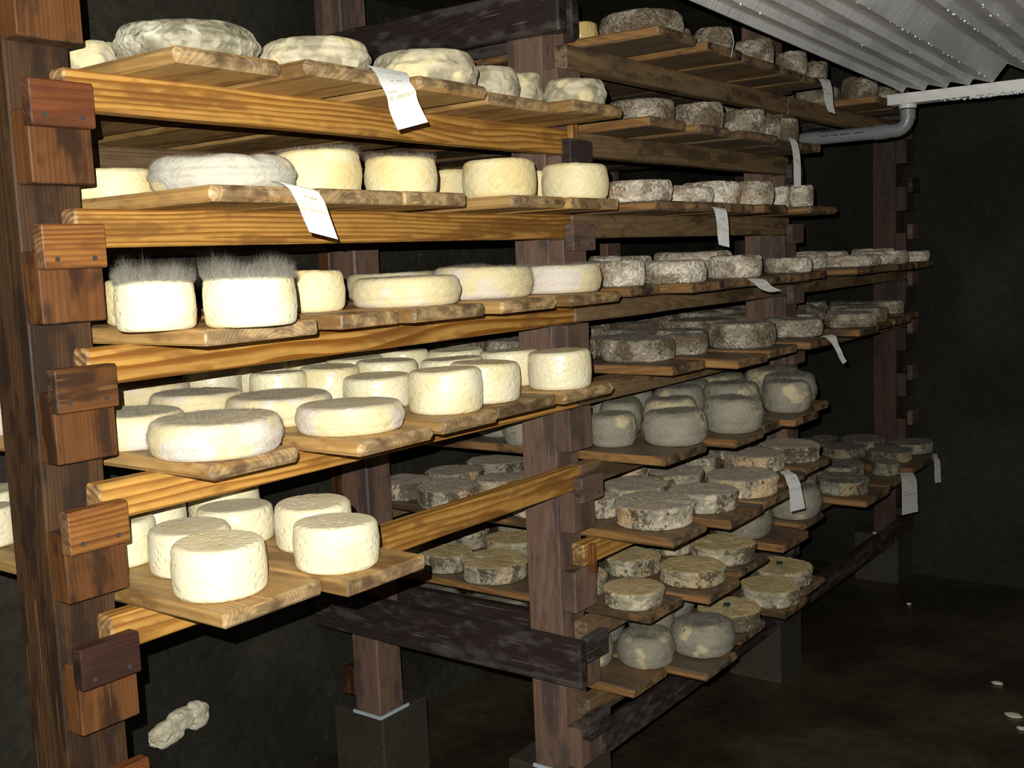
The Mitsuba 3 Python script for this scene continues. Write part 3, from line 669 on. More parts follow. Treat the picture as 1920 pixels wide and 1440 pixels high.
CHEESES = [  # kind, bay, level, x, y, radius, height, label, group
    ('greyb', 1, 1, 1.283, 1.659, 0.130, 0.069, 'large dark-grey wrinkled cheese wheel, leftmost, front row, top shelf, near bay', 'cheeses on the top shelf of the near bay'),
    ('grey', 1, 1, 1.535, 1.597, 0.108, 0.069, 'grey and cream mottled wheel, 2nd from left, front row, top shelf, near bay', 'cheeses on the top shelf of the near bay'),
    ('grey', 1, 1, 1.848, 1.584, 0.115, 0.081, 'grey and cream mottled wheel, 3rd from left, front row, top shelf, near bay', 'cheeses on the top shelf of the near bay'),
    ('grey', 1, 1, 2.375, 1.540, 0.081, 0.076, 'grey and cream mottled wheel, 4th from left, front row, top shelf, near bay', 'cheeses on the top shelf of the near bay'),
    ('grey', 1, 1, 2.165, 1.659, 0.080, 0.099, 'grey and cream mottled wheel, leftmost, 2nd row back, top shelf, near bay', 'cheeses on the top shelf of the near bay'),
    ('grey', 1, 1, 2.392, 1.715, 0.055, 0.115, 'grey and cream mottled wheel, 2nd from left, 2nd row back, top shelf, near bay', 'cheeses on the top shelf of the near bay'),
    ('grey', 1, 1, 1.251, 1.917, 0.058, 0.078, 'grey and cream mottled wheel, alone, 3rd row back, top shelf, near bay', 'cheeses on the top shelf of the near bay'),
    ('moss', 1, 2, 1.301, 1.614, 0.135, 0.061, 'wide wheel wrapped in grey mould, leftmost, front row, second shelf, near bay', 'cheeses on the second shelf of the near bay'),
    ('creamf', 1, 2, 1.553, 1.627, 0.088, 0.088, 'cream wheel with wispy mould hair, 2nd from left, front row, second shelf, near bay', 'cheeses on the second shelf of the near bay'),
    ('creamf', 1, 2, 1.743, 1.577, 0.077, 0.081, 'cream wheel with wispy mould hair, 3rd from left, front row, second shelf, near bay', 'cheeses on the second shelf of the near bay'),
    ('cream', 1, 2, 2.063, 1.557, 0.088, 0.088, 'cream-yellow speckled cheese wheel, 4th from left, front row, second shelf, near bay', 'cheeses on the second shelf of the near bay'),
    ('cream', 1, 2, 2.383, 1.555, 0.086, 0.092, 'cream-yellow speckled cheese wheel, 5th from left, front row, second shelf, near bay', 'cheeses on the second shelf of the near bay'),
    ('cream', 1, 2, 2.410, 1.689, 0.045, 0.087, 'cream-yellow speckled cheese wheel, alone, 2nd row back, second shelf, near bay', 'cheeses on the second shelf of the near bay'),
    ('cream', 1, 2, 1.257, 1.892, 0.092, 0.062, 'cream-yellow speckled cheese wheel, leftmost, 3rd row back, second shelf, near bay', 'cheeses on the second shelf of the near bay'),
    ('cream', 1, 2, 2.210, 1.842, 0.062, 0.095, 'cream-yellow speckled cheese wheel, 2nd from left, 3rd row back, second shelf, near bay', 'cheeses on the second shelf of the near bay'),
    ('fuzzy', 1, 3, 1.194, 1.430, 0.075, 0.082, 'white wheel under tall mould hair, alone, front row, third shelf, near bay', 'cheeses on the third shelf of the near bay'),
    ('fuzzy', 1, 3, 1.091, 1.545, 0.064, 0.080, 'white wheel under tall mould hair, leftmost, 2nd row back, third shelf, near bay', 'cheeses on the third shelf of the near bay'),
    ('flat', 1, 3, 1.774, 1.605, 0.118, 0.063, 'flat pale young wheel, 2nd from left, 2nd row back, third shelf, near bay', 'cheeses on the third shelf of the near bay'),
    ('flatf', 1, 3, 2.091, 1.641, 0.123, 0.076, 'flat pale wheel with grey fuzz, 3rd from left, 2nd row back, third shelf, near bay', 'cheeses on the third shelf of the near bay'),
    ('flatf', 1, 3, 2.338, 1.591, 0.116, 0.070, 'flat pale wheel with grey fuzz, 4th from left, 2nd row back, third shelf, near bay', 'cheeses on the third shelf of the near bay'),
    ('cream', 1, 3, 1.215, 1.765, 0.066, 0.082, 'cream-yellow speckled cheese wheel, leftmost, 3rd row back, third shelf, near bay', 'cheeses on the third shelf of the near bay'),
    ('cream', 1, 3, 1.573, 1.688, 0.068, 0.085, 'cream-yellow speckled cheese wheel, 2nd from left, 3rd row back, third shelf, near bay', 'cheeses on the third shelf of the near bay'),
    ('flat', 1, 3, 2.134, 1.987, 0.117, 0.068, 'flat pale young wheel, alone, 4th row back, third shelf, near bay', 'cheeses on the third shelf of the near bay'),
    ('flatf', 1, 4, 1.238, 1.603, 0.119, 0.065, 'flat pale wheel with grey fuzz, leftmost, front row, fourth shelf, near bay', 'cheeses on the fourth shelf of the near bay'),
    ('flat', 1, 4, 1.529, 1.553, 0.108, 0.055, 'flat pale young wheel, 2nd from left, front row, fourth shelf, near bay', 'cheeses on the fourth shelf of the near bay'),
    ('fresh', 1, 4, 1.808, 1.537, 0.081, 0.093, 'fresh white cheese wheel, 3rd from left, front row, fourth shelf, near bay', 'cheeses on the fourth shelf of the near bay'),
    ('fresh', 1, 4, 1.975, 1.557, 0.081, 0.091, 'fresh white cheese wheel, 4th from left, front row, fourth shelf, near bay', 'cheeses on the fourth shelf of the near bay'),
    ('fresh', 1, 4, 2.247, 1.531, 0.080, 0.093, 'fresh white cheese wheel, 5th from left, front row, fourth shelf, near bay', 'cheeses on the fourth shelf of the near bay'),
    ('flatf', 1, 4, 1.547, 1.782, 0.112, 0.060, 'flat pale wheel with grey fuzz, leftmost, 2nd row back, fourth shelf, near bay', 'cheeses on the fourth shelf of the near bay'),
    ('fresh', 1, 4, 1.808, 1.742, 0.079, 0.073, 'fresh white cheese wheel, 2nd from left, 2nd row back, fourth shelf, near bay', 'cheeses on the fourth shelf of the near bay'),
    ('fresh', 1, 4, 2.039, 1.708, 0.078, 0.090, 'fresh white cheese wheel, 3rd from left, 2nd row back, fourth shelf, near bay', 'cheeses on the fourth shelf of the near bay'),
    ('fresh', 1, 4, 2.254, 1.694, 0.078, 0.090, 'fresh white cheese wheel, 4th from left, 2nd row back, fourth shelf, near bay', 'cheeses on the fourth shelf of the near bay'),
    ('flatf', 1, 4, 1.223, 1.833, 0.098, 0.065, 'flat pale wheel with grey fuzz, leftmost, 3rd row back, fourth shelf, near bay', 'cheeses on the fourth shelf of the near bay'),
    ('fresh', 1, 4, 1.809, 1.898, 0.072, 0.090, 'fresh white cheese wheel, 2nd from left, 3rd row back, fourth shelf, near bay', 'cheeses on the fourth shelf of the near bay'),
    ('fresh', 1, 4, 1.960, 1.854, 0.077, 0.090, 'fresh white cheese wheel, 3rd from left, 3rd row back, fourth shelf, near bay', 'cheeses on the fourth shelf of the near bay'),
    ('fresh', 1, 4, 2.254, 1.873, 0.076, 0.090, 'fresh white cheese wheel, 4th from left, 3rd row back, fourth shelf, near bay', 'cheeses on the fourth shelf of the near bay'),
    ('flatf', 1, 4, 1.517, 2.022, 0.106, 0.060, 'flat pale wheel with grey fuzz, leftmost, 4th row back, fourth shelf, near bay', 'cheeses on the fourth shelf of the near bay'),
    ('fresh', 1, 4, 1.669, 1.922, 0.064, 0.090, 'fresh white cheese wheel, 2nd from left, 4th row back, fourth shelf, near bay', 'cheeses on the fourth shelf of the near bay'),
    ('fresh', 1, 4, 2.014, 2.017, 0.076, 0.090, 'fresh white cheese wheel, 3rd from left, 4th row back, fourth shelf, near bay', 'cheeses on the fourth shelf of the near bay'),
    ('fresh', 1, 4, 2.197, 2.014, 0.071, 0.090, 'fresh white cheese wheel, 4th from left, 4th row back, fourth shelf, near bay', 'cheeses on the fourth shelf of the near bay'),
    ('fresh', 1, 4, 2.081, 2.242, 0.076, 0.090, 'fresh white cheese wheel, leftmost, 5th row back, fourth shelf, near bay', 'cheeses on the fourth shelf of the near bay'),
    ('fresh', 1, 4, 2.241, 2.178, 0.083, 0.090, 'fresh white cheese wheel, 2nd from left, 5th row back, fourth shelf, near bay', 'cheeses on the fourth shelf of the near bay'),
    ('flatf', 1, 4, 1.161, 2.296, 0.087, 0.080, 'flat pale wheel with grey fuzz, leftmost, 6th row back, fourth shelf, near bay', 'cheeses on the fourth shelf of the near bay'),
    ('flatf', 1, 4, 1.583, 2.314, 0.109, 0.062, 'flat pale wheel with grey fuzz, 2nd from left, 6th row back, fourth shelf, near bay', 'cheeses on the fourth shelf of the near bay'),
    ('fresh', 1, 4, 1.774, 2.297, 0.073, 0.090, 'fresh white cheese wheel, 3rd from left, 6th row back, fourth shelf, near bay', 'cheeses on the fourth shelf of the near bay'),
    ('fresh', 1, 4, 1.931, 2.302, 0.079, 0.090, 'fresh white cheese wheel, 4th from left, 6th row back, fourth shelf, near bay', 'cheeses on the fourth shelf of the near bay'),
    ('fresh', 1, 5, 1.170, 1.532, 0.081, 0.091, 'fresh white cheese wheel, leftmost, front row, lowest shelf, near bay', 'cheeses on the lowest shelf of the near bay'),
    ('fresh', 1, 5, 1.389, 1.466, 0.079, 0.086, 'fresh white cheese wheel, 2nd from left, front row, lowest shelf, near bay', 'cheeses on the lowest shelf of the near bay'),
    ('fresh', 1, 5, 1.233, 1.697, 0.077, 0.084, 'fresh white cheese wheel, leftmost, 2nd row back, lowest shelf, near bay', 'cheeses on the lowest shelf of the near bay'),
    ('fresh', 1, 5, 1.469, 1.614, 0.076, 0.090, 'fresh white cheese wheel, 2nd from left, 2nd row back, lowest shelf, near bay', 'cheeses on the lowest shelf of the near bay'),
    ('fresh', 1, 5, 1.195, 1.871, 0.070, 0.087, 'fresh white cheese wheel, leftmost, 3rd row back, lowest shelf, near bay', 'cheeses on the lowest shelf of the near bay'),
    ('fresh', 1, 5, 1.421, 1.797, 0.079, 0.074, 'fresh white cheese wheel, 2nd from left, 3rd row back, lowest shelf, near bay', 'cheeses on the lowest shelf of the near bay'),
    ('fresh', 1, 5, 1.336, 1.955, 0.066, 0.087, 'fresh white cheese wheel, leftmost, 4th row back, lowest shelf, near bay', 'cheeses on the lowest shelf of the near bay'),
    ('fresh', 1, 5, 1.504, 1.936, 0.077, 0.087, 'fresh white cheese wheel, 2nd from left, 4th row back, lowest shelf, near bay', 'cheeses on the lowest shelf of the near bay'),
    ('fresh', 1, 5, 1.137, 2.260, 0.061, 0.081, 'fresh white cheese wheel, alone, 5th row back, lowest shelf, near bay', 'cheeses on the lowest shelf of the near bay'),
    ('fresh', 1, 5, 1.230, 2.409, 0.070, 0.087, 'fresh white cheese wheel, alone, 6th row back, lowest shelf, near bay', 'cheeses on the lowest shelf of the near bay'),
    ('aged_dark', 2, 0, 2.775, 1.568, 0.121, 0.070, 'dimmed brown-mottled aged cheese wheel, leftmost, front row, top shelf, middle bay', 'cheeses on the top shelf of the middle bay'),
    ('aged_dark', 2, 0, 3.154, 1.530, 0.061, 0.080, 'dimmed brown-mottled aged cheese wheel, 2nd from left, front row, top shelf, middle bay', 'cheeses on the top shelf of the middle bay'),
    ('aged_dark', 2, 0, 3.485, 1.545, 0.066, 0.092, 'dimmed brown-mottled aged cheese wheel, 3rd from left, front row, top shelf, middle bay', 'cheeses on the top shelf of the middle bay'),
    ('aged_dark', 2, 0, 3.725, 1.515, 0.056, 0.077, 'dimmed brown-mottled aged cheese wheel, 4th from left, front row, top shelf, middle bay', 'cheeses on the top shelf of the middle bay'),
    ('aged_dark', 2, 0, 3.873, 1.481, 0.041, 0.058, 'dimmed brown-mottled aged cheese wheel, 5th from left, front row, top shelf, middle bay', 'cheeses on the top shelf of the middle bay'),
    ('aged_dark', 2, 0, 3.038, 1.653, 0.095, 0.075, 'dimmed brown-mottled aged cheese wheel, alone, 2nd row back, top shelf, middle bay', 'cheeses on the top shelf of the middle bay'),
    ('tan', 2, 0, 2.740, 1.759, 0.059, 0.069, 'smooth yellow-tan cheese wheel, alone, 3rd row back, top shelf, middle bay', 'cheeses on the top shelf of the middle bay'),
    ('aged_dark', 2, 1, 2.810, 1.597, 0.098, 0.069, 'dimmed brown-mottled aged cheese wheel, leftmost, front row, second shelf, middle bay', 'cheeses on the second shelf of the middle bay'),
    ('aged_dark', 2, 1, 3.111, 1.567, 0.078, 0.083, 'dimmed brown-mottled aged cheese wheel, 2nd from left, front row, second shelf, middle bay', 'cheeses on the second shelf of the middle bay'),
    ('aged_dark', 2, 1, 3.429, 1.562, 0.073, 0.086, 'dimmed brown-mottled aged cheese wheel, 3rd from left, front row, second shelf, middle bay', 'cheeses on the second shelf of the middle bay'),
    ('aged_dark', 2, 1, 3.606, 1.600, 0.096, 0.079, 'dimmed brown-mottled aged cheese wheel, 4th from left, front row, second shelf, middle bay', 'cheeses on the second shelf of the middle bay'),
    ('aged_dark', 2, 1, 3.791, 1.577, 0.058, 0.090, 'dimmed brown-mottled aged cheese wheel, 5th from left, front row, second shelf, middle bay', 'cheeses on the second shelf of the middle bay'),
    ('aged_dark', 2, 1, 2.707, 1.801, 0.092, 0.068, 'dimmed brown-mottled aged cheese wheel, leftmost, 2nd row back, second shelf, middle bay', 'cheeses on the second shelf of the middle bay'),
    ('aged_dark', 2, 1, 3.005, 1.741, 0.100, 0.071, 'dimmed brown-mottled aged cheese wheel, 2nd from left, 2nd row back, second shelf, middle bay', 'cheeses on the second shelf of the middle bay'),
    ('aged_dark', 2, 1, 3.015, 1.960, 0.104, 0.073, 'dimmed brown-mottled aged cheese wheel, alone, 3rd row back, second shelf, middle bay', 'cheeses on the second shelf of the middle bay'),
    ('aged', 2, 2, 2.677, 1.540, 0.099, 0.060, 'rough grey-brown aged cheese wheel, leftmost, front row, third shelf, middle bay', 'cheeses on the third shelf of the middle bay'),
    ('aged', 2, 2, 2.969, 1.558, 0.098, 0.045, 'rough grey-brown aged cheese wheel, 2nd from left, front row, third shelf, middle bay', 'cheeses on the third shelf of the middle bay'),
    ('aged', 2, 2, 3.172, 1.560, 0.095, 0.071, 'rough grey-brown aged cheese wheel, 3rd from left, front row, third shelf, middle bay', 'cheeses on the third shelf of the middle bay'),
    ('aged', 2, 2, 3.418, 1.555, 0.097, 0.077, 'rough grey-brown aged cheese wheel, 4th from left, front row, third shelf, middle bay', 'cheeses on the third shelf of the middle bay'),
    ('aged', 2, 2, 3.827, 1.523, 0.044, 0.076, 'rough grey-brown aged cheese wheel, 5th from left, front row, third shelf, middle bay', 'cheeses on the third shelf of the middle bay'),
    ('aged', 2, 2, 3.158, 1.771, 0.102, 0.069, 'rough grey-brown aged cheese wheel, leftmost, 2nd row back, third shelf, middle bay', 'cheeses on the third shelf of the middle bay'),
    ('aged', 2, 2, 3.470, 1.788, 0.089, 0.087, 'rough grey-brown aged cheese wheel, 2nd from left, 2nd row back, third shelf, middle bay', 'cheeses on the third shelf of the middle bay'),
    ('aged', 2, 2, 3.900, 1.639, 0.040, 0.082, 'rough grey-brown aged cheese wheel, 3rd from left, 2nd row back, third shelf, middle bay', 'cheeses on the third shelf of the middle bay'),
    ('aged', 2, 3, 2.914, 1.557, 0.098, 0.066, 'rough grey-brown aged cheese wheel, leftmost, front row, fourth shelf, middle bay', 'cheeses on the fourth shelf of the middle bay'),
    ('aged', 2, 3, 3.313, 1.547, 0.089, 0.072, 'rough grey-brown aged cheese wheel, 2nd from left, front row, fourth shelf, middle bay', 'cheeses on the fourth shelf of the middle bay'),
    ('aged', 2, 3, 3.770, 1.551, 0.082, 0.054, 'rough grey-brown aged cheese wheel, 3rd from left, front row, fourth shelf, middle bay', 'cheeses on the fourth shelf of the middle bay'),
    ('aged', 2, 3, 2.729, 1.629, 0.070, 0.073, 'rough grey-brown aged cheese wheel, leftmost, 2nd row back, fourth shelf, middle bay', 'cheeses on the fourth shelf of the middle bay'),
    ('aged', 2, 3, 3.378, 1.740, 0.105, 0.057, 'rough grey-brown aged cheese wheel, 2nd from left, 2nd row back, fourth shelf, middle bay', 'cheeses on the fourth shelf of the middle bay'),
    ('aged', 2, 3, 2.902, 1.840, 0.099, 0.068, 'rough grey-brown aged cheese wheel, leftmost, 3rd row back, fourth shelf, middle bay', 'cheeses on the fourth shelf of the middle bay'),
    ('aged', 2, 3, 3.120, 1.868, 0.110, 0.086, 'rough grey-brown aged cheese wheel, 2nd from left, 3rd row back, fourth shelf, middle bay', 'cheeses on the fourth shelf of the middle bay'),
    ('aged', 2, 3, 3.620, 1.860, 0.144, 0.089, 'rough grey-brown aged cheese wheel, 3rd from left, 3rd row back, fourth shelf, middle bay', 'cheeses on the fourth shelf of the middle bay'),
    ('aged', 2, 3, 2.693, 2.260, 0.102, 0.061, 'rough grey-brown aged cheese wheel, alone, 4th row back, fourth shelf, middle bay', 'cheeses on the fourth shelf of the middle bay'),
    ('aged_dark', 2, 4, 3.389, 1.562, 0.114, 0.082, 'dimmed brown-mottled aged cheese wheel, leftmost, front row, fifth shelf, middle bay', 'cheeses on the fifth shelf of the middle bay'),
    ('aged_dark', 2, 4, 3.825, 1.559, 0.110, 0.065, 'dimmed brown-mottled aged cheese wheel, 2nd from left, front row, fifth shelf, middle bay', 'cheeses on the fifth shelf of the middle bay'),
    ('aged_dark', 2, 4, 2.913, 1.691, 0.116, 0.067, 'dimmed brown-mottled aged cheese wheel, leftmost, 2nd row back, fifth shelf, middle bay', 'cheeses on the fifth shelf of the middle bay'),
    ('aged_dark', 2, 4, 3.118, 1.636, 0.073, 0.062, 'dimmed brown-mottled aged cheese wheel, 2nd from left, 2nd row back, fifth shelf, middle bay', 'cheeses on the fifth shelf of the middle bay'),
    ('aged_dark', 2, 4, 3.680, 1.740, 0.103, 0.055, 'dimmed brown-mottled aged cheese wheel, 3rd from left, 2nd row back, fifth shelf, middle bay', 'cheeses on the fifth shelf of the middle bay'),
    ('aged_dark', 2, 4, 3.079, 1.860, 0.111, 0.058, 'dimmed brown-mottled aged cheese wheel, leftmost, 3rd row back, fifth shelf, middle bay', 'cheeses on the fifth shelf of the middle bay'),
    ('aged_dark', 2, 4, 3.373, 1.793, 0.104, 0.057, 'dimmed brown-mottled aged cheese wheel, 2nd from left, 3rd row back, fifth shelf, middle bay', 'cheeses on the fifth shelf of the middle bay'),
    ('aged_dark', 2, 4, 2.841, 1.903, 0.097, 0.065, 'dimmed brown-mottled aged cheese wheel, leftmost, 4th row back, fifth shelf, middle bay', 'cheeses on the fifth shelf of the middle bay'),
    ('aged_dark', 2, 4, 3.392, 2.001, 0.097, 0.057, 'dimmed brown-mottled aged cheese wheel, 2nd from left, 4th row back, fifth shelf, middle bay', 'cheeses on the fifth shelf of the middle bay'),
    ('aged_dark', 2, 4, 3.855, 1.950, 0.145, 0.060, 'dimmed brown-mottled aged cheese wheel, 3rd from left, 4th row back, fifth shelf, middle bay', 'cheeses on the fifth shelf of the middle bay'),
    ('aged_dark', 2, 4, 2.852, 2.117, 0.103, 0.065, 'dimmed brown-mottled aged cheese wheel, leftmost, 5th row back, fifth shelf, middle bay', 'cheeses on the fifth shelf of the middle bay'),
    ('aged_dark', 2, 4, 3.078, 2.082, 0.103, 0.061, 'dimmed brown-mottled aged cheese wheel, 2nd from left, 5th row back, fifth shelf, middle bay', 'cheeses on the fifth shelf of the middle bay'),
    ('aged_dark', 2, 4, 3.689, 2.145, 0.104, 0.059, 'dimmed brown-mottled aged cheese wheel, 3rd from left, 5th row back, fifth shelf, middle bay', 'cheeses on the fifth shelf of the middle bay'),
    ('aged_dark', 2, 4, 3.064, 2.309, 0.097, 0.054, 'dimmed brown-mottled aged cheese wheel, leftmost, 6th row back, fifth shelf, middle bay', 'cheeses on the fifth shelf of the middle bay'),
    ('aged_dark', 2, 4, 3.388, 2.215, 0.098, 0.056, 'dimmed brown-mottled aged cheese wheel, 2nd from left, 6th row back, fifth shelf, middle bay', 'cheeses on the fifth shelf of the middle bay'),
    ('aged_dark', 2, 4, 2.844, 2.343, 0.108, 0.060, 'dimmed brown-mottled aged cheese wheel, leftmost, 7th row back, fifth shelf, middle bay', 'cheeses on the fifth shelf of the middle bay'),
    ('aged_dark', 2, 4, 3.394, 2.430, 0.101, 0.060, 'dimmed brown-mottled aged cheese wheel, 2nd from left, 7th row back, fifth shelf, middle bay', 'cheeses on the fifth shelf of the middle bay'),
    ('aged_dark', 2, 4, 3.696, 2.373, 0.098, 0.058, 'dimmed brown-mottled aged cheese wheel, 3rd from left, 7th row back, fifth shelf, middle bay', 'cheeses on the fifth shelf of the middle bay'),
    ('ghost', 2, 5, 2.802, 1.508, 0.097, 0.095, 'wheel coated in velvety grey mould, leftmost, front row, sixth shelf, middle bay', 'cheeses on the sixth shelf of the middle bay'),
    ('ghost', 2, 5, 3.065, 1.447, 0.094, 0.104, 'wheel coated in velvety grey mould, 2nd from left, front row, sixth shelf, middle bay', 'cheeses on the sixth shelf of the middle bay'),
    ('ghost', 2, 5, 3.510, 1.455, 0.081, 0.103, 'wheel coated in velvety grey mould, 3rd from left, front row, sixth shelf, middle bay', 'cheeses on the sixth shelf of the middle bay'),
    ('ghost', 2, 5, 3.689, 1.520, 0.096, 0.104, 'wheel coated in velvety grey mould, 4th from left, front row, sixth shelf, middle bay', 'cheeses on the sixth shelf of the middle bay'),
    ('ghost', 2, 5, 2.703, 1.662, 0.072, 0.093, 'wheel coated in velvety grey mould, leftmost, 2nd row back, sixth shelf, middle bay', 'cheeses on the sixth shelf of the middle bay'),
    ('ghost', 2, 5, 3.003, 1.630, 0.086, 0.100, 'wheel coated in velvety grey mould, 2nd from left, 2nd row back, sixth shelf, middle bay', 'cheeses on the sixth shelf of the middle bay'),
    ('ghost', 2, 5, 3.399, 1.613, 0.099, 0.105, 'wheel coated in velvety grey mould, 3rd from left, 2nd row back, sixth shelf, middle bay', 'cheeses on the sixth shelf of the middle bay'),
    ('ghost', 2, 5, 3.858, 1.654, 0.105, 0.105, 'wheel coated in velvety grey mould, 4th from left, 2nd row back, sixth shelf, middle bay', 'cheeses on the sixth shelf of the middle bay'),
    ('ghost', 2, 5, 2.883, 1.743, 0.066, 0.100, 'wheel coated in velvety grey mould, leftmost, 3rd row back, sixth shelf, middle bay', 'cheeses on the sixth shelf of the middle bay'),
    ('ghost', 2, 5, 3.230, 1.719, 0.087, 0.107, 'wheel coated in velvety grey mould, 2nd from left, 3rd row back, sixth shelf, middle bay', 'cheeses on the sixth shelf of the middle bay'),
    ('ghost', 2, 5, 3.448, 1.819, 0.099, 0.102, 'wheel coated in velvety grey mould, 3rd from left, 3rd row back, sixth shelf, middle bay', 'cheeses on the sixth shelf of the middle bay'),
    ('ghost', 2, 5, 3.691, 1.794, 0.099, 0.098, 'wheel coated in velvety grey mould, 4th from left, 3rd row back, sixth shelf, middle bay', 'cheeses on the sixth shelf of the middle bay'),
    ('ghost', 2, 5, 2.631, 1.909, 0.086, 0.090, 'wheel coated in velvety grey mould, leftmost, 4th row back, sixth shelf, middle bay', 'cheeses on the sixth shelf of the middle bay'),
    ('ghost', 2, 5, 3.020, 1.846, 0.091, 0.093, 'wheel coated in velvety grey mould, 2nd from left, 4th row back, sixth shelf, middle bay', 'cheeses on the sixth shelf of the middle bay'),
    ('ghost', 2, 5, 3.219, 1.920, 0.101, 0.095, 'wheel coated in velvety grey mould, 3rd from left, 4th row back, sixth shelf, middle bay', 'cheeses on the sixth shelf of the middle bay'),
    ('ghost', 2, 5, 2.726, 2.085, 0.091, 0.108, 'wheel coated in velvety grey mould, alone, 5th row back, sixth shelf, middle bay', 'cheeses on the sixth shelf of the middle bay'),
    ('ghost', 2, 5, 3.707, 2.220, 0.093, 0.101, 'wheel coated in velvety grey mould, alone, 6th row back, sixth shelf, middle bay', 'cheeses on the sixth shelf of the middle bay'),
    ('ghost', 2, 5, 3.711, 2.428, 0.102, 0.090, 'wheel coated in velvety grey mould, alone, 7th row back, sixth shelf, middle bay', 'cheeses on the sixth shelf of the middle bay'),
    ('disc', 2, 6, 2.744, 1.552, 0.122, 0.065, 'flat grey-topped aged cheese wheel, leftmost, front row, seventh shelf, middle bay', 'cheeses on the seventh shelf of the middle bay'),
    ('disc', 2, 6, 2.975, 1.507, 0.107, 0.058, 'flat grey-topped aged cheese wheel, 2nd from left, front row, seventh shelf, middle bay', 'cheeses on the seventh shelf of the middle bay'),
    ('disc', 2, 6, 3.219, 1.493, 0.120, 0.062, 'flat grey-topped aged cheese wheel, 3rd from left, front row, seventh shelf, middle bay', 'cheeses on the seventh shelf of the middle bay'),
    ('disc', 2, 6, 3.819, 1.576, 0.113, 0.059, 'flat grey-topped aged cheese wheel, 4th from left, front row, seventh shelf, middle bay', 'cheeses on the seventh shelf of the middle bay'),
    ('disc', 2, 6, 3.594, 1.618, 0.110, 0.060, 'flat grey-topped aged cheese wheel, alone, 2nd row back, seventh shelf, middle bay', 'cheeses on the seventh shelf of the middle bay'),
    ('disc', 2, 6, 2.746, 1.748, 0.068, 0.060, 'flat grey-topped aged cheese wheel, leftmost, 3rd row back, seventh shelf, middle bay', 'cheeses on the seventh shelf of the middle bay'),
    ('disc', 2, 6, 2.949, 1.735, 0.108, 0.060, 'flat grey-topped aged cheese wheel, 2nd from left, 3rd row back, seventh shelf, middle bay', 'cheeses on the seventh shelf of the middle bay'),
    ('disc', 2, 6, 3.182, 1.713, 0.097, 0.060, 'flat grey-topped aged cheese wheel, 3rd from left, 3rd row back, seventh shelf, middle bay', 'cheeses on the seventh shelf of the middle bay'),
    ('disc', 2, 6, 3.467, 1.793, 0.097, 0.060, 'flat grey-topped aged cheese wheel, 4th from left, 3rd row back, seventh shelf, middle bay', 'cheeses on the seventh shelf of the middle bay'),
    ('disc', 2, 6, 3.786, 1.832, 0.116, 0.062, 'flat grey-topped aged cheese wheel, alone, 4th row back, seventh shelf, middle bay', 'cheeses on the seventh shelf of the middle bay'),
    ('disc', 2, 6, 2.693, 1.925, 0.100, 0.061, 'flat grey-topped aged cheese wheel, leftmost, 5th row back, seventh shelf, middle bay', 'cheeses on the seventh shelf of the middle bay'),
    ('disc', 2, 6, 2.978, 1.960, 0.104, 0.058, 'flat grey-topped aged cheese wheel, 2nd from left, 5th row back, seventh shelf, middle bay', 'cheeses on the seventh shelf of the middle bay'),
    ('disc', 2, 6, 3.232, 1.930, 0.107, 0.063, 'flat grey-topped aged cheese wheel, 3rd from left, 5th row back, seventh shelf, middle bay', 'cheeses on the seventh shelf of the middle bay'),
    ('disc', 2, 6, 2.651, 2.264, 0.106, 0.063, 'flat grey-topped aged cheese wheel, leftmost, 6th row back, seventh shelf, middle bay', 'cheeses on the seventh shelf of the middle bay'),
    ('disc', 2, 6, 2.844, 2.189, 0.095, 0.060, 'flat grey-topped aged cheese wheel, 2nd from left, 6th row back, seventh shelf, middle bay', 'cheeses on the seventh shelf of the middle bay'),
    ('disc', 2, 6, 3.231, 2.165, 0.102, 0.066, 'flat grey-topped aged cheese wheel, 3rd from left, 6th row back, seventh shelf, middle bay', 'cheeses on the seventh shelf of the middle bay'),
    ('disc', 2, 6, 2.675, 2.472, 0.090, 0.060, 'flat grey-topped aged cheese wheel, leftmost, 7th row back, seventh shelf, middle bay', 'cheeses on the seventh shelf of the middle bay'),
    ('disc', 2, 6, 2.868, 2.413, 0.106, 0.062, 'flat grey-topped aged cheese wheel, 2nd from left, 7th row back, seventh shelf, middle bay', 'cheeses on the seventh shelf of the middle bay'),
    ('disc', 2, 6, 3.092, 2.397, 0.112, 0.060, 'flat grey-topped aged cheese wheel, 3rd from left, 7th row back, seventh shelf, middle bay', 'cheeses on the seventh shelf of the middle bay'),
    ('olive', 2, 7, 2.673, 1.589, 0.093, 0.050, 'flat tan-topped aged cheese wheel, leftmost, front row, eighth shelf, middle bay', 'cheeses on the eighth shelf of the middle bay'),
    ('olive', 2, 7, 2.954, 1.541, 0.105, 0.050, 'flat tan-topped aged cheese wheel, 2nd from left, front row, eighth shelf, middle bay', 'cheeses on the eighth shelf of the middle bay'),
    ('olive', 2, 7, 3.218, 1.564, 0.111, 0.056, 'flat tan-topped aged cheese wheel, 3rd from left, front row, eighth shelf, middle bay', 'cheeses on the eighth shelf of the middle bay'),
    ('ghost', 2, 7, 3.526, 1.635, 0.108, 0.110, 'wheel coated in velvety grey mould, 4th from left, front row, eighth shelf, middle bay', 'cheeses on the eighth shelf of the middle bay'),
    ('ghost', 2, 7, 3.866, 1.582, 0.104, 0.115, 'wheel coated in velvety grey mould, 5th from left, front row, eighth shelf, middle bay', 'cheeses on the eighth shelf of the middle bay'),
    ('olive', 2, 7, 2.689, 1.807, 0.104, 0.051, 'flat tan-topped aged cheese wheel, leftmost, 2nd row back, eighth shelf, middle bay', 'cheeses on the eighth shelf of the middle bay'),
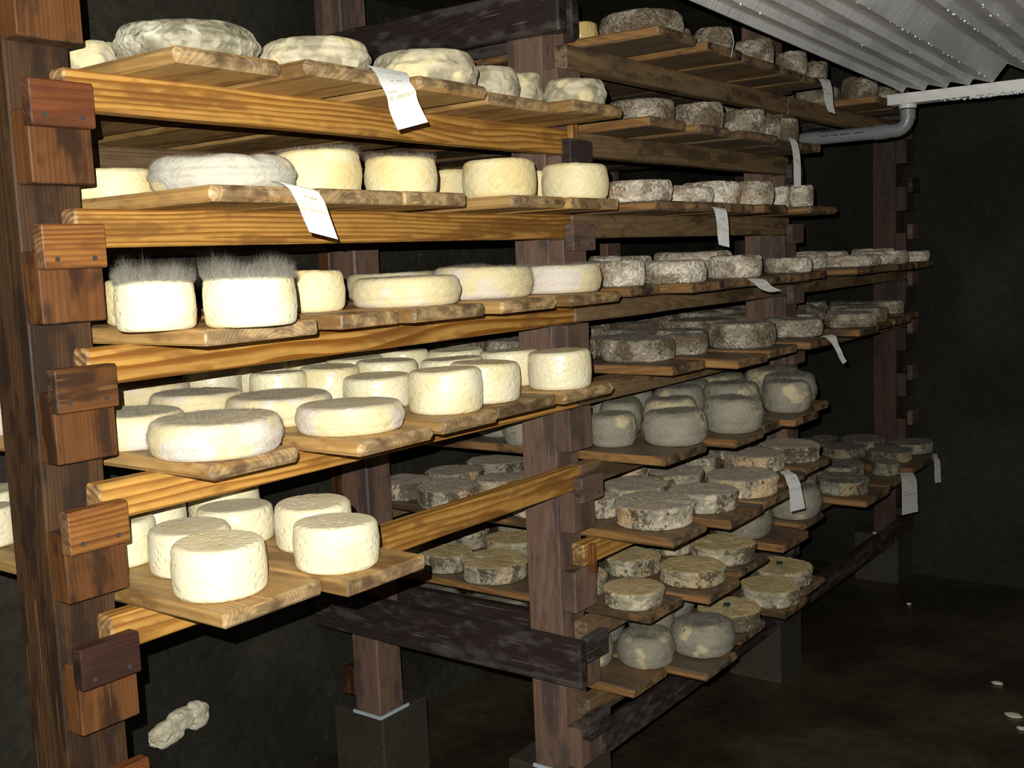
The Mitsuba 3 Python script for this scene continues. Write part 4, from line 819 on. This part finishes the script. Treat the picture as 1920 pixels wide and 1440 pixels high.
    ('olive', 2, 7, 2.949, 1.755, 0.094, 0.055, 'flat tan-topped aged cheese wheel, 2nd from left, 2nd row back, eighth shelf, middle bay', 'cheeses on the eighth shelf of the middle bay'),
    ('olive', 2, 7, 3.216, 1.758, 0.077, 0.055, 'flat tan-topped aged cheese wheel, 3rd from left, 2nd row back, eighth shelf, middle bay', 'cheeses on the eighth shelf of the middle bay'),
    ('olive', 2, 7, 3.557, 1.870, 0.111, 0.054, 'flat tan-topped aged cheese wheel, 4th from left, 2nd row back, eighth shelf, middle bay', 'cheeses on the eighth shelf of the middle bay'),
    ('olive', 2, 7, 2.932, 1.980, 0.103, 0.058, 'flat tan-topped aged cheese wheel, leftmost, 3rd row back, eighth shelf, middle bay', 'cheeses on the eighth shelf of the middle bay'),
    ('olive', 2, 7, 3.206, 1.950, 0.101, 0.058, 'flat tan-topped aged cheese wheel, 2nd from left, 3rd row back, eighth shelf, middle bay', 'cheeses on the eighth shelf of the middle bay'),
    ('olive', 2, 7, 2.682, 2.109, 0.112, 0.060, 'flat tan-topped aged cheese wheel, leftmost, 4th row back, eighth shelf, middle bay', 'cheeses on the eighth shelf of the middle bay'),
    ('olive', 2, 7, 3.206, 2.173, 0.105, 0.055, 'flat tan-topped aged cheese wheel, 2nd from left, 4th row back, eighth shelf, middle bay', 'cheeses on the eighth shelf of the middle bay'),
    ('olive', 2, 7, 2.688, 2.312, 0.085, 0.059, 'flat tan-topped aged cheese wheel, leftmost, 5th row back, eighth shelf, middle bay', 'cheeses on the eighth shelf of the middle bay'),
    ('olive', 2, 7, 2.940, 2.235, 0.096, 0.055, 'flat tan-topped aged cheese wheel, 2nd from left, 5th row back, eighth shelf, middle bay', 'cheeses on the eighth shelf of the middle bay'),
    ('olive', 2, 7, 2.941, 2.447, 0.097, 0.059, 'flat tan-topped aged cheese wheel, leftmost, 6th row back, eighth shelf, middle bay', 'cheeses on the eighth shelf of the middle bay'),
    ('olive', 2, 7, 3.208, 2.383, 0.097, 0.059, 'flat tan-topped aged cheese wheel, 2nd from left, 6th row back, eighth shelf, middle bay', 'cheeses on the eighth shelf of the middle bay'),
    ('olive', 2, 7, 2.685, 2.504, 0.100, 0.060, 'flat tan-topped aged cheese wheel, alone, 7th row back, eighth shelf, middle bay', 'cheeses on the eighth shelf of the middle bay'),
    ('ghost', 2, 8, 2.972, 1.521, 0.102, 0.099, 'wheel coated in velvety grey mould, leftmost, front row, lowest shelf, middle bay', 'cheeses on the lowest shelf of the middle bay'),
    ('olive', 2, 8, 3.238, 1.557, 0.109, 0.058, 'tan-topped wheel with dark printed mark, 2nd from left, front row, lowest shelf, middle bay', 'cheeses on the lowest shelf of the middle bay'),
    ('olive', 2, 8, 3.532, 1.538, 0.109, 0.061, 'flat tan-topped aged cheese wheel, 3rd from left, front row, lowest shelf, middle bay', 'cheeses on the lowest shelf of the middle bay'),
    ('olive', 2, 8, 3.775, 1.596, 0.120, 0.060, 'tan-topped wheel with dark printed mark, 4th from left, front row, lowest shelf, middle bay', 'cheeses on the lowest shelf of the middle bay'),
    ('ghost', 2, 8, 2.796, 1.621, 0.088, 0.096, 'wheel coated in velvety grey mould, alone, 2nd row back, lowest shelf, middle bay', 'cheeses on the lowest shelf of the middle bay'),
    ('ghost', 2, 8, 2.707, 1.759, 0.063, 0.097, 'wheel coated in velvety grey mould, leftmost, 3rd row back, lowest shelf, middle bay', 'cheeses on the lowest shelf of the middle bay'),
    ('ghost', 2, 8, 2.989, 1.711, 0.074, 0.100, 'wheel coated in velvety grey mould, 2nd from left, 3rd row back, lowest shelf, middle bay', 'cheeses on the lowest shelf of the middle bay'),
    ('ghost', 2, 8, 3.228, 1.784, 0.095, 0.094, 'wheel coated in velvety grey mould, 3rd from left, 3rd row back, lowest shelf, middle bay', 'cheeses on the lowest shelf of the middle bay'),
    ('ghost', 2, 8, 3.550, 1.757, 0.097, 0.097, 'wheel coated in velvety grey mould, 4th from left, 3rd row back, lowest shelf, middle bay', 'cheeses on the lowest shelf of the middle bay'),
    ('ghost', 2, 8, 2.894, 1.871, 0.098, 0.095, 'wheel coated in velvety grey mould, alone, 4th row back, lowest shelf, middle bay', 'cheeses on the lowest shelf of the middle bay'),
    ('ghost', 2, 8, 2.848, 2.235, 0.108, 0.100, 'wheel coated in velvety grey mould, alone, 5th row back, lowest shelf, middle bay', 'cheeses on the lowest shelf of the middle bay'),
    ('ghost', 2, 8, 2.825, 2.524, 0.108, 0.100, 'wheel coated in velvety grey mould, alone, 6th row back, lowest shelf, middle bay', 'cheeses on the lowest shelf of the middle bay'),
    ('aged_dark', 3, 0, 4.651, 1.593, 0.075, 0.095, 'dimmed brown-mottled aged cheese wheel, leftmost, front row, top shelf, far bay', 'cheeses on the top shelf of the far bay'),
    ('aged_dark', 3, 0, 4.897, 1.560, 0.096, 0.073, 'dimmed brown-mottled aged cheese wheel, 2nd from left, front row, top shelf, far bay', 'cheeses on the top shelf of the far bay'),
    ('aged_dark', 3, 0, 4.654, 1.775, 0.099, 0.073, 'dimmed brown-mottled aged cheese wheel, alone, 2nd row back, top shelf, far bay', 'cheeses on the top shelf of the far bay'),
    ('aged_dark', 3, 0, 4.640, 1.973, 0.094, 0.071, 'dimmed brown-mottled aged cheese wheel, alone, 3rd row back, top shelf, far bay', 'cheeses on the top shelf of the far bay'),
    ('aged_dark', 3, 0, 4.632, 2.181, 0.102, 0.076, 'dimmed brown-mottled aged cheese wheel, leftmost, 4th row back, top shelf, far bay', 'cheeses on the top shelf of the far bay'),
    ('aged_dark', 3, 0, 5.309, 2.094, 0.096, 0.115, 'dimmed brown-mottled aged cheese wheel, 2nd from left, 4th row back, top shelf, far bay', 'cheeses on the top shelf of the far bay'),
    ('aged', 3, 3, 4.487, 1.582, 0.126, 0.047, 'rough grey-brown aged cheese wheel, leftmost, front row, second shelf, far bay', 'cheeses on the second shelf of the far bay'),
    ('aged', 3, 3, 4.799, 1.540, 0.107, 0.059, 'rough grey-brown aged cheese wheel, 2nd from left, front row, second shelf, far bay', 'cheeses on the second shelf of the far bay'),
    ('aged', 3, 3, 5.205, 1.517, 0.058, 0.048, 'rough grey-brown aged cheese wheel, 3rd from left, front row, second shelf, far bay', 'cheeses on the second shelf of the far bay'),
    ('aged', 3, 3, 4.288, 1.700, 0.097, 0.064, 'rough grey-brown aged cheese wheel, leftmost, 2nd row back, second shelf, far bay', 'cheeses on the second shelf of the far bay'),
    ('aged', 3, 3, 5.082, 1.680, 0.100, 0.068, 'rough grey-brown aged cheese wheel, 2nd from left, 2nd row back, second shelf, far bay', 'cheeses on the second shelf of the far bay'),
    ('aged', 3, 3, 4.544, 1.810, 0.099, 0.067, 'rough grey-brown aged cheese wheel, leftmost, 3rd row back, second shelf, far bay', 'cheeses on the second shelf of the far bay'),
    ('aged', 3, 3, 5.073, 1.900, 0.105, 0.061, 'rough grey-brown aged cheese wheel, 2nd from left, 3rd row back, second shelf, far bay', 'cheeses on the second shelf of the far bay'),
    ('aged_dark', 3, 4, 4.275, 1.502, 0.103, 0.058, 'dimmed brown-mottled aged cheese wheel, leftmost, front row, third shelf, far bay', 'cheeses on the third shelf of the far bay'),
    ('aged_dark', 3, 4, 4.532, 1.550, 0.113, 0.058, 'dimmed brown-mottled aged cheese wheel, 2nd from left, front row, third shelf, far bay', 'cheeses on the third shelf of the far bay'),
    ('aged_dark', 3, 4, 4.230, 1.716, 0.097, 0.055, 'dimmed brown-mottled aged cheese wheel, leftmost, 2nd row back, third shelf, far bay', 'cheeses on the third shelf of the far bay'),
    ('aged_dark', 3, 4, 4.850, 1.691, 0.120, 0.055, 'dimmed brown-mottled aged cheese wheel, 2nd from left, 2nd row back, third shelf, far bay', 'cheeses on the third shelf of the far bay'),
    ('aged_dark', 3, 4, 5.097, 1.607, 0.067, 0.059, 'dimmed brown-mottled aged cheese wheel, 3rd from left, 2nd row back, third shelf, far bay', 'cheeses on the third shelf of the far bay'),
    ('aged_dark', 3, 4, 4.693, 1.827, 0.061, 0.055, 'dimmed brown-mottled aged cheese wheel, leftmost, 3rd row back, third shelf, far bay', 'cheeses on the third shelf of the far bay'),
    ('aged_dark', 3, 4, 5.125, 1.790, 0.111, 0.054, 'dimmed brown-mottled aged cheese wheel, 2nd from left, 3rd row back, third shelf, far bay', 'cheeses on the third shelf of the far bay'),
    ('aged_dark', 3, 4, 4.228, 1.930, 0.110, 0.054, 'dimmed brown-mottled aged cheese wheel, leftmost, 4th row back, third shelf, far bay', 'cheeses on the third shelf of the far bay'),
    ('aged_dark', 3, 4, 4.535, 1.896, 0.106, 0.057, 'dimmed brown-mottled aged cheese wheel, 2nd from left, 4th row back, third shelf, far bay', 'cheeses on the third shelf of the far bay'),
    ('aged_dark', 3, 4, 4.807, 1.960, 0.099, 0.060, 'dimmed brown-mottled aged cheese wheel, 3rd from left, 4th row back, third shelf, far bay', 'cheeses on the third shelf of the far bay'),
    ('aged_dark', 3, 4, 4.532, 2.129, 0.102, 0.061, 'dimmed brown-mottled aged cheese wheel, leftmost, 5th row back, third shelf, far bay', 'cheeses on the third shelf of the far bay'),
    ('aged_dark', 3, 4, 5.133, 2.032, 0.106, 0.054, 'dimmed brown-mottled aged cheese wheel, 2nd from left, 5th row back, third shelf, far bay', 'cheeses on the third shelf of the far bay'),
    ('aged_dark', 3, 4, 4.246, 2.151, 0.098, 0.065, 'dimmed brown-mottled aged cheese wheel, leftmost, 6th row back, third shelf, far bay', 'cheeses on the third shelf of the far bay'),
    ('aged_dark', 3, 4, 4.812, 2.179, 0.104, 0.063, 'dimmed brown-mottled aged cheese wheel, 2nd from left, 6th row back, third shelf, far bay', 'cheeses on the third shelf of the far bay'),
    ('aged_dark', 3, 4, 5.121, 2.264, 0.112, 0.055, 'dimmed brown-mottled aged cheese wheel, 3rd from left, 6th row back, third shelf, far bay', 'cheeses on the third shelf of the far bay'),
    ('aged_dark', 3, 4, 4.231, 2.367, 0.101, 0.061, 'dimmed brown-mottled aged cheese wheel, leftmost, 7th row back, third shelf, far bay', 'cheeses on the third shelf of the far bay'),
    ('aged_dark', 3, 4, 4.520, 2.353, 0.105, 0.063, 'dimmed brown-mottled aged cheese wheel, 2nd from left, 7th row back, third shelf, far bay', 'cheeses on the third shelf of the far bay'),
    ('aged_dark', 3, 4, 4.826, 2.406, 0.108, 0.056, 'dimmed brown-mottled aged cheese wheel, 3rd from left, 7th row back, third shelf, far bay', 'cheeses on the third shelf of the far bay'),
    ('aged_dark', 3, 4, 5.141, 2.488, 0.098, 0.062, 'dimmed brown-mottled aged cheese wheel, alone, 8th row back, third shelf, far bay', 'cheeses on the third shelf of the far bay'),
    ('disc_dark', 3, 7, 4.348, 1.564, 0.108, 0.059, 'dim flat aged cheese wheel, leftmost, front row, lowest shelf, far bay', 'cheeses on the lowest shelf of the far bay'),
    ('disc_dark', 3, 7, 4.775, 1.524, 0.065, 0.055, 'dim flat aged cheese wheel, 2nd from left, front row, lowest shelf, far bay', 'cheeses on the lowest shelf of the far bay'),
    ('disc_dark', 3, 7, 5.087, 1.605, 0.103, 0.050, 'dim flat aged cheese wheel, 3rd from left, front row, lowest shelf, far bay', 'cheeses on the lowest shelf of the far bay'),
    ('disc_dark', 3, 7, 5.342, 1.580, 0.104, 0.050, 'dim flat aged cheese wheel, 4th from left, front row, lowest shelf, far bay', 'cheeses on the lowest shelf of the far bay'),
    ('disc_dark', 3, 7, 4.351, 1.780, 0.098, 0.057, 'dim flat aged cheese wheel, leftmost, 2nd row back, lowest shelf, far bay', 'cheeses on the lowest shelf of the far bay'),
    ('disc_dark', 3, 7, 4.679, 1.700, 0.111, 0.050, 'dim flat aged cheese wheel, 2nd from left, 2nd row back, lowest shelf, far bay', 'cheeses on the lowest shelf of the far bay'),
    ('disc_dark', 3, 7, 5.097, 1.828, 0.105, 0.050, 'dim flat aged cheese wheel, leftmost, 3rd row back, lowest shelf, far bay', 'cheeses on the lowest shelf of the far bay'),
    ('disc_dark', 3, 7, 5.341, 1.819, 0.109, 0.050, 'dim flat aged cheese wheel, 2nd from left, 3rd row back, lowest shelf, far bay', 'cheeses on the lowest shelf of the far bay'),
    ('disc_dark', 3, 7, 5.106, 2.050, 0.105, 0.057, 'dim flat aged cheese wheel, leftmost, 4th row back, lowest shelf, far bay', 'cheeses on the lowest shelf of the far bay'),
    ('disc_dark', 3, 7, 5.291, 1.993, 0.066, 0.050, 'dim flat aged cheese wheel, 2nd from left, 4th row back, lowest shelf, far bay', 'cheeses on the lowest shelf of the far bay'),
]
rc = random.Random(8)
for j, (kind, b, l, x, y, r, h, lab, grp) in enumerate(CHEESES):
    body, fuzz, r0, h0 = variant(kind, rc.randrange(60))
    k = thing('cheese_wheel', lab, 'cheese', grp)
    tw = T().translate([x, y, ZT[l] + H0]).rotate([0, 0, 1], rc.uniform(0, 360)).scale([r / r0, r / r0, h / h0])
    put(k + '__body' if fuzz else k, {**body, 'to_world': tw})
    if fuzz:
        put(k + '__mould_fuzz', {**fuzz, 'to_world': tw})
        labels[k + '__mould_fuzz'] = {'label': 'fine standing mould hair', 'kind': 'stuff'}
    if 'dark printed mark' in lab:
        c = box_mesh(-.016, .016, -.011, .011, h - .004 - H0, h + .0045 - H0, .0005)
        put(k + '__casein_mark', mikit.ply(c, 'casein', False, to_world=T().translate([x + .01, y + .012, ZT[l] + H0]).rotate([0, 0, 1], 20)))
        labels[k + '__casein_mark'] = {'label': 'small dark green rectangular mark'}
        if not fuzz:
            scene[k + '__body'] = scene.pop(k)

# ---------------------------------------------------------------- paper slips
SLIPS = [
    ('white paper slip with faint print hanging from the top shelf in front', [(1.5462, 1.4700, 0.3746, 1.6575, 1.4700, 0.3728), (1.5231, 1.4250, 0.3485, 1.6153, 1.4250, 0.3533), (1.5077, 1.4000, 0.3245, 1.5891, 1.4000, 0.3365), (1.5074, 1.3850, 0.2892, 1.5871, 1.3850, 0.3128), (1.5297, 1.3850, 0.2437, 1.6172, 1.3850, 0.2647)]),
    ('white paper slip curling over the second shelf of the near bay', [(1.2805, 1.4600, 0.1480, 1.3284, 1.4600, 0.1403), (1.2641, 1.4240, 0.1448, 1.3485, 1.4240, 0.1327), (1.2799, 1.4100, 0.1282, 1.3552, 1.4100, 0.1134), (1.2804, 1.3900, 0.0939, 1.3477, 1.3900, 0.0854), (1.2886, 1.3800, 0.0577, 1.3550, 1.3800, 0.0444)]),
    ('grey-lit paper slip hanging over the third shelf rail of the middle bay', [(2.9406, 1.4500, 0.1259, 3.0329, 1.4500, 0.1208), (2.9083, 1.4240, 0.1193, 2.9962, 1.4240, 0.1126), (2.9091, 1.4150, 0.0852, 2.9900, 1.4150, 0.0730), (2.9042, 1.4100, 0.0498, 2.9815, 1.4100, 0.0353), (2.9131, 1.4100, 0.0128, 2.9838, 1.4100, 0.0040)]),
    ('narrow curved paper slip hanging at the right end of the second shelf, middle bay', [(3.6901, 1.5200, 0.3812, 3.7620, 1.5200, 0.3746), (3.6036, 1.4750, 0.3606, 3.6694, 1.4750, 0.3574), (3.5812, 1.4550, 0.3166, 3.6512, 1.4550, 0.2931), (3.5766, 1.4500, 0.2626, 3.6422, 1.4500, 0.2472), (3.5794, 1.4500, 0.1985, 3.6409, 1.4500, 0.2020)]),
    ('narrow paper slip hanging from the top shelf below the corrugated sheet', [(3.9343, 1.5000, 0.6003, 4.0358, 1.5000, 0.6070), (3.8365, 1.4550, 0.5771, 3.9411, 1.4550, 0.5840), (3.8367, 1.4400, 0.5235, 3.9259, 1.4400, 0.5223), (3.8772, 1.4400, 0.4731, 3.9518, 1.4400, 0.4697)]),
    ('paper slip sticking out sideways from the fourth shelf of the middle bay', [(3.2092, 1.4600, -0.0967, 3.3069, 1.4600, -0.0972), (3.1789, 1.4250, -0.1079, 3.2726, 1.4250, -0.1034), (3.1630, 1.3900, -0.1292, 3.2530, 1.3900, -0.1252), (3.1660, 1.3600, -0.1381, 3.2528, 1.3600, -0.1374)]),
    ('folded paper slip dangling below the fifth shelf of the middle bay', [(3.6660, 1.4000, -0.3163, 3.7896, 1.4000, -0.3189), (3.6550, 1.3730, -0.3189, 3.7529, 1.3730, -0.3214), (3.7044, 1.3650, -0.3510, 3.7568, 1.3650, -0.3500), (3.7285, 1.3550, -0.3906, 3.7711, 1.3550, -0.3833), (3.7758, 1.3550, -0.4237, 3.8138, 1.3550, -0.4161)]),
    ('wide curved paper slip hanging over a fuzzy grey wheel below the seventh shelf', [(3.3079, 1.4000, -0.7287, 3.3787, 1.4000, -0.7345), (3.2266, 1.3550, -0.7202, 3.3224, 1.3550, -0.7346), (3.2202, 1.3350, -0.7551, 3.3168, 1.3350, -0.7617), (3.1918, 1.3200, -0.7704, 3.2922, 1.3200, -0.7783), (3.1864, 1.3150, -0.8286, 3.3094, 1.3150, -0.8428)]),
    ('large paper slip hanging from the lowest shelf of the far bay', [(4.7560, 1.4600, -1.0078, 4.9582, 1.4600, -1.0428), (4.6715, 1.4250, -1.0054, 4.8789, 1.4250, -1.0469), (4.6297, 1.4100, -1.0566, 4.8516, 1.4100, -1.0887), (4.6297, 1.4100, -1.1638, 4.8682, 1.4100, -1.1987)]),
    ('small dim paper slip at the far right end of the lowest far shelf', [(5.3244, 1.4800, -1.0182, 5.4151, 1.4800, -1.0363), (5.1636, 1.4280, -1.0097, 5.2610, 1.4280, -1.0318), (5.1527, 1.4200, -1.0602, 5.2593, 1.4200, -1.0925), (5.1622, 1.4200, -1.1279, 5.2691, 1.4200, -1.1434)]),
]
for lab, rows in SLIPS:
    A = np.array(rows, float)                       # rows of left edge xyz, right edge xyz
    t = np.arange(len(A))
    from scipy.interpolate import PchipInterpolator
    tt = np.linspace(0, len(A) - 1, 22)
    B = PchipInterpolator(t, A)(tt)
    Lp, Rp = B[:, :3], B[:, 3:]
    s = np.r_[0, np.cumsum(np.linalg.norm(np.diff((Lp + Rp) / 2, axis=0), axis=1))]
    s /= s[-1]
    nx = 5
    V = np.concatenate([(Lp + (Rp - Lp) * u) for u in np.linspace(0, 1, nx)]).reshape(nx, len(B), 3)
    UV = np.stack(np.meshgrid(np.linspace(0, 1, nx), s, indexing='ij'), -1)
    V = V + [0, 0, H0]
    idx = np.arange(nx * len(B)).reshape(nx, len(B))
    q = np.stack([idx[:-1, :-1], idx[1:, :-1], idx[1:, 1:], idx[:-1, 1:]], -1).reshape(-1, 4)
    k = thing('paper_slip', lab, 'label', 'printed paper slips hanging from the shelves')
    put(k, mikit.ply((V.reshape(-1, 3), q), 'paper', True, uv=UV.reshape(-1, 2)))

# ---------------------------------------------------------------- drip sheet, gutter, drain
def sheet_z(x): return .540 + (4.10 - x) * .0352
prof = []
yb = 1.247
pitches = [.0765] * 4 + [.153] + [.0765] * 12
RIDGES = []
for pt in pitches:
    q = pt / .0765
    RIDGES.append(yb)
    ap, dp = (.046, .056) if q > 1.5 else (.013, .0185)
    prof += [(yb + .003, .0006), (yb - .002, 0), (yb - ap, dp), (yb - ap - .004, dp + .0006)]
    yb -= pt
prof = [(1.268, .012), (1.262, .012)] + prof
prof = np.array(prof)
xs = np.r_[np.linspace(1.2, 4.0, 8), 4.05, 4.08, 4.10]
V, n = [], len(prof)
for side in (0, .0012):
    for x in xs:
        bend = .006 * max(0, (x - 4.05) / .05) ** 2
        V.append(np.c_[np.full(n, x), prof[:, 0], prof[:, 1] * (1 - 1.5 * bend) + sheet_z(x) - bend + side + H0])
V = np.vstack(V)
idx = np.arange(len(V)).reshape(2, len(xs), n)
F = []
for sd in (0, 1):
    a, b, c, d = idx[sd, :-1, :-1], idx[sd, 1:, :-1], idx[sd, 1:, 1:], idx[sd, :-1, 1:]
    q = np.stack([a, b, c, d], -1).reshape(-1, 4)
    F.append(q if sd == 0 else q[:, ::-1])
for e in (0, -1):
    F.append(np.stack([idx[0, e, :-1], idx[0, e, 1:], idx[1, e, 1:], idx[1, e, :-1]], -1).reshape(-1, 4))
k = thing('drip_sheet', 'grey corrugated sheet hung as a drip roof above the aisle', 'metal sheet')
put(k + '__panel', mikit.ply((V, np.vstack(F)), 'sheet', 25))
rg = np.random.default_rng(12)


def drops(points, r0, r1):
    ms = []
    for p in points:
        s = trimesh.creation.icosphere(subdivisions=1, radius=rg.uniform(r0, r1))
        s.apply_scale([1, 1, 1.25])
        s.apply_translation(p)
        ms.append(s)
    return trimesh.util.concatenate(ms)


pp = []
for r in range(1, 9):
    yr = RIDGES[r]
    cnt = (3, 4, 6, 26, 40, 40, 24, 16)[r - 1]
    for x in rg.uniform(2.2, 4.09, cnt):
        pp.append([x, yr + rg.uniform(-.008, .004) * (2 if r > 5 else .4), sheet_z(x) + H0 - .0005 + rg.uniform(0, .004) * (r > 5)])
put(k + '__water_drops', mikit.ply(drops(pp, .0012, .0028), 'wet', True))
labels[k + '__water_drops'] = {'label': 'glinting water drops on the ridges', 'kind': 'stuff'}

k = thing('gutter', 'white plastic gutter below the end of the corrugated sheet', 'gutter')
gx0, gx1, gy0, gy1, gz0, gz1 = 4.118, 4.185, -.9, 1.307, .499, .536
w = .003
parts = [box_mesh(gx0, gx0 + w, gy0, gy1, gz0, gz1, 0), box_mesh(gx1 - w, gx1, gy0, gy1, gz0, gz1, 0), box_mesh(gx0, gx1, gy0, gy1, gz0, gz0 + w, 0), box_mesh(gx0, gx1, gy1 - w, gy1, gz0, gz1, 0),
         box_mesh(gx0 - .003, gx0, gy0, gy1, gz1 - .005, gz1, 0)]
put(k + '__channel', mikit.ply(trimesh.util.concatenate(parts), 'white_plastic'))
pp = [[rg.uniform(gx0 + .006, gx1 - .004), y, gz0 + H0 - .0003] for y in np.r_[rg.uniform(.2, 1.02, 800), rg.uniform(1.0, 1.12, 24)]]
put(k + '__water_drops', mikit.ply(drops(pp, .002, .0052), 'wet', True))
labels[k + '__water_drops'] = {'label': 'beads of water along the underside', 'kind': 'stuff'}
k = thing('drain_pipe', 'grey plastic drain pipe with an elbow leading from the gutter behind the rack', 'pipe')
px, py, pz, pr = 4.152, 1.243, .409, .0245


def tube(path, rad, sec=24):
    path = np.array(path, float)
    poly = [(rad * math.cos(a), rad * math.sin(a)) for a in np.arange(sec) / sec * 2 * math.pi]
    from shapely.geometry import Polygon
    return trimesh.creation.sweep_polygon(Polygon(poly), path, engine='earcut')


arc = [(px, py + .045 - .045 * math.cos(t), pz + .045 - .045 * math.sin(t)) for t in np.linspace(0, math.pi / 2, 9)]
path = [(px, py, .497)] + arc + [(px, 2.52, pz + .0)]
put(k + '__pipe', mikit.ply(tube([(a, b, c + H0) for a, b, c in path], pr), 'grey_plastic', 40))
for (a, b) in (((px, py, .445), (px, py, .487)), ((px, 1.318, pz), (px, 1.362, pz)), ((px, 1.580, pz), (px, 1.64, pz))):
    put(key_of(k + '__socket'), mikit.ply(tube([np.array(a) + [0, 0, H0], np.array(b) + [0, 0, H0]], pr + .003), 'grey_plastic', 40))
put(k + '__outlet', mikit.ply(tube([(px, py, .484 + H0), (px, py, .4985 + H0)], .031), 'white_plastic', 40))
labels[k + '__outlet'] = {'label': 'white collar under the gutter'}
put(k + '__seal', mikit.ply(tube([(px, py, .480 + H0), (px, py, .4845 + H0)], .0285), 'dark_rubber', 40))

marks = []
for q in range(22):
    if q in (5, 6, 12, 17):
        continue
    y0 = 1.40 + q * .0075
    for dz in ((-.002, .0035), (-.0035, .002), (-.003, .003))[q % 3:q % 3 + 1]:
        ang = math.radians(172)
        marks.append(box_mesh(px - pr - .0006, px - pr + .002, y0, y0 + .005, pz + .004 + dz[0], pz + .004 + dz[1], 0))
put(k + '__print_line', mikit.ply(trimesh.util.concatenate(marks), 'ink'))
labels[k + '__print_line'] = {'label': 'faint line of dark print along the pipe'}

# ---------------------------------------------------------------- small things
lump = []
for (cx, cz, rx, rz, s) in ((1.893, -1.402, .062, .042, 1), (1.945, -1.378, .056, .036, 2), (2.002, -1.384, .044, .046, 3)):
    m = trimesh.creation.icosphere(subdivisions=4, radius=1)
    v = np.array(m.vertices)
    dd = 1 + .38 * (meshkit.fbm(v * 2.2 + s * 5, 3, s) - .5)
    v = v * dd[:, None] * [rx, .035, rz]
    m.vertices = v + [cx, 2.795, cz + H0]
    lump.append(m)
k = thing('straw_stalk', 'thin pale straw stalk hanging over the edge of the top shelf, middle bay', 'straw')
put(k, mikit.ply(tube([(3.0885, 1.4450, 2.3955), (3.0956, 1.4400, 2.3802), (3.0806, 1.4300, 2.3551), (3.0686, 1.4300, 2.3321), (3.0605, 1.4300, 2.3110)], .0013, 8), 'scrap', True))
k = thing('foam_lump', 'torn off-white lump stuck to the dark wall low behind the nearest post', 'lump')
put(k, mikit.ply(trimesh.util.concatenate(lump), 'lump', True))
for (x, y, sx, sy, lab) in ((4.403, .971, .03, .022, 'small pale scrap on the floor, farthest from the viewer'), (4.124, .853, .045, .03, 'larger pale scrap on the floor at the right edge'), (4.021, .805, .02, .016, 'tiny glinting scrap on the floor at the right edge'), (5.20, 1.55, .02, .012, 'tiny pale crumb on the floor near the farthest footing')):
    m = trimesh.creation.icosphere(subdivisions=2, radius=1)
    v = np.array(m.vertices) * (1 + .5 * (meshkit.noise(np.array(m.vertices) * 2 + x) - .5))[:, None]
    m.vertices = v * [sx / 2, sy, .006] + [x, y, .005]
    k = thing('floor_scrap', lab, 'scrap', 'pale scraps on the floor')
    put(k, mikit.ply(m, 'scrap', True))
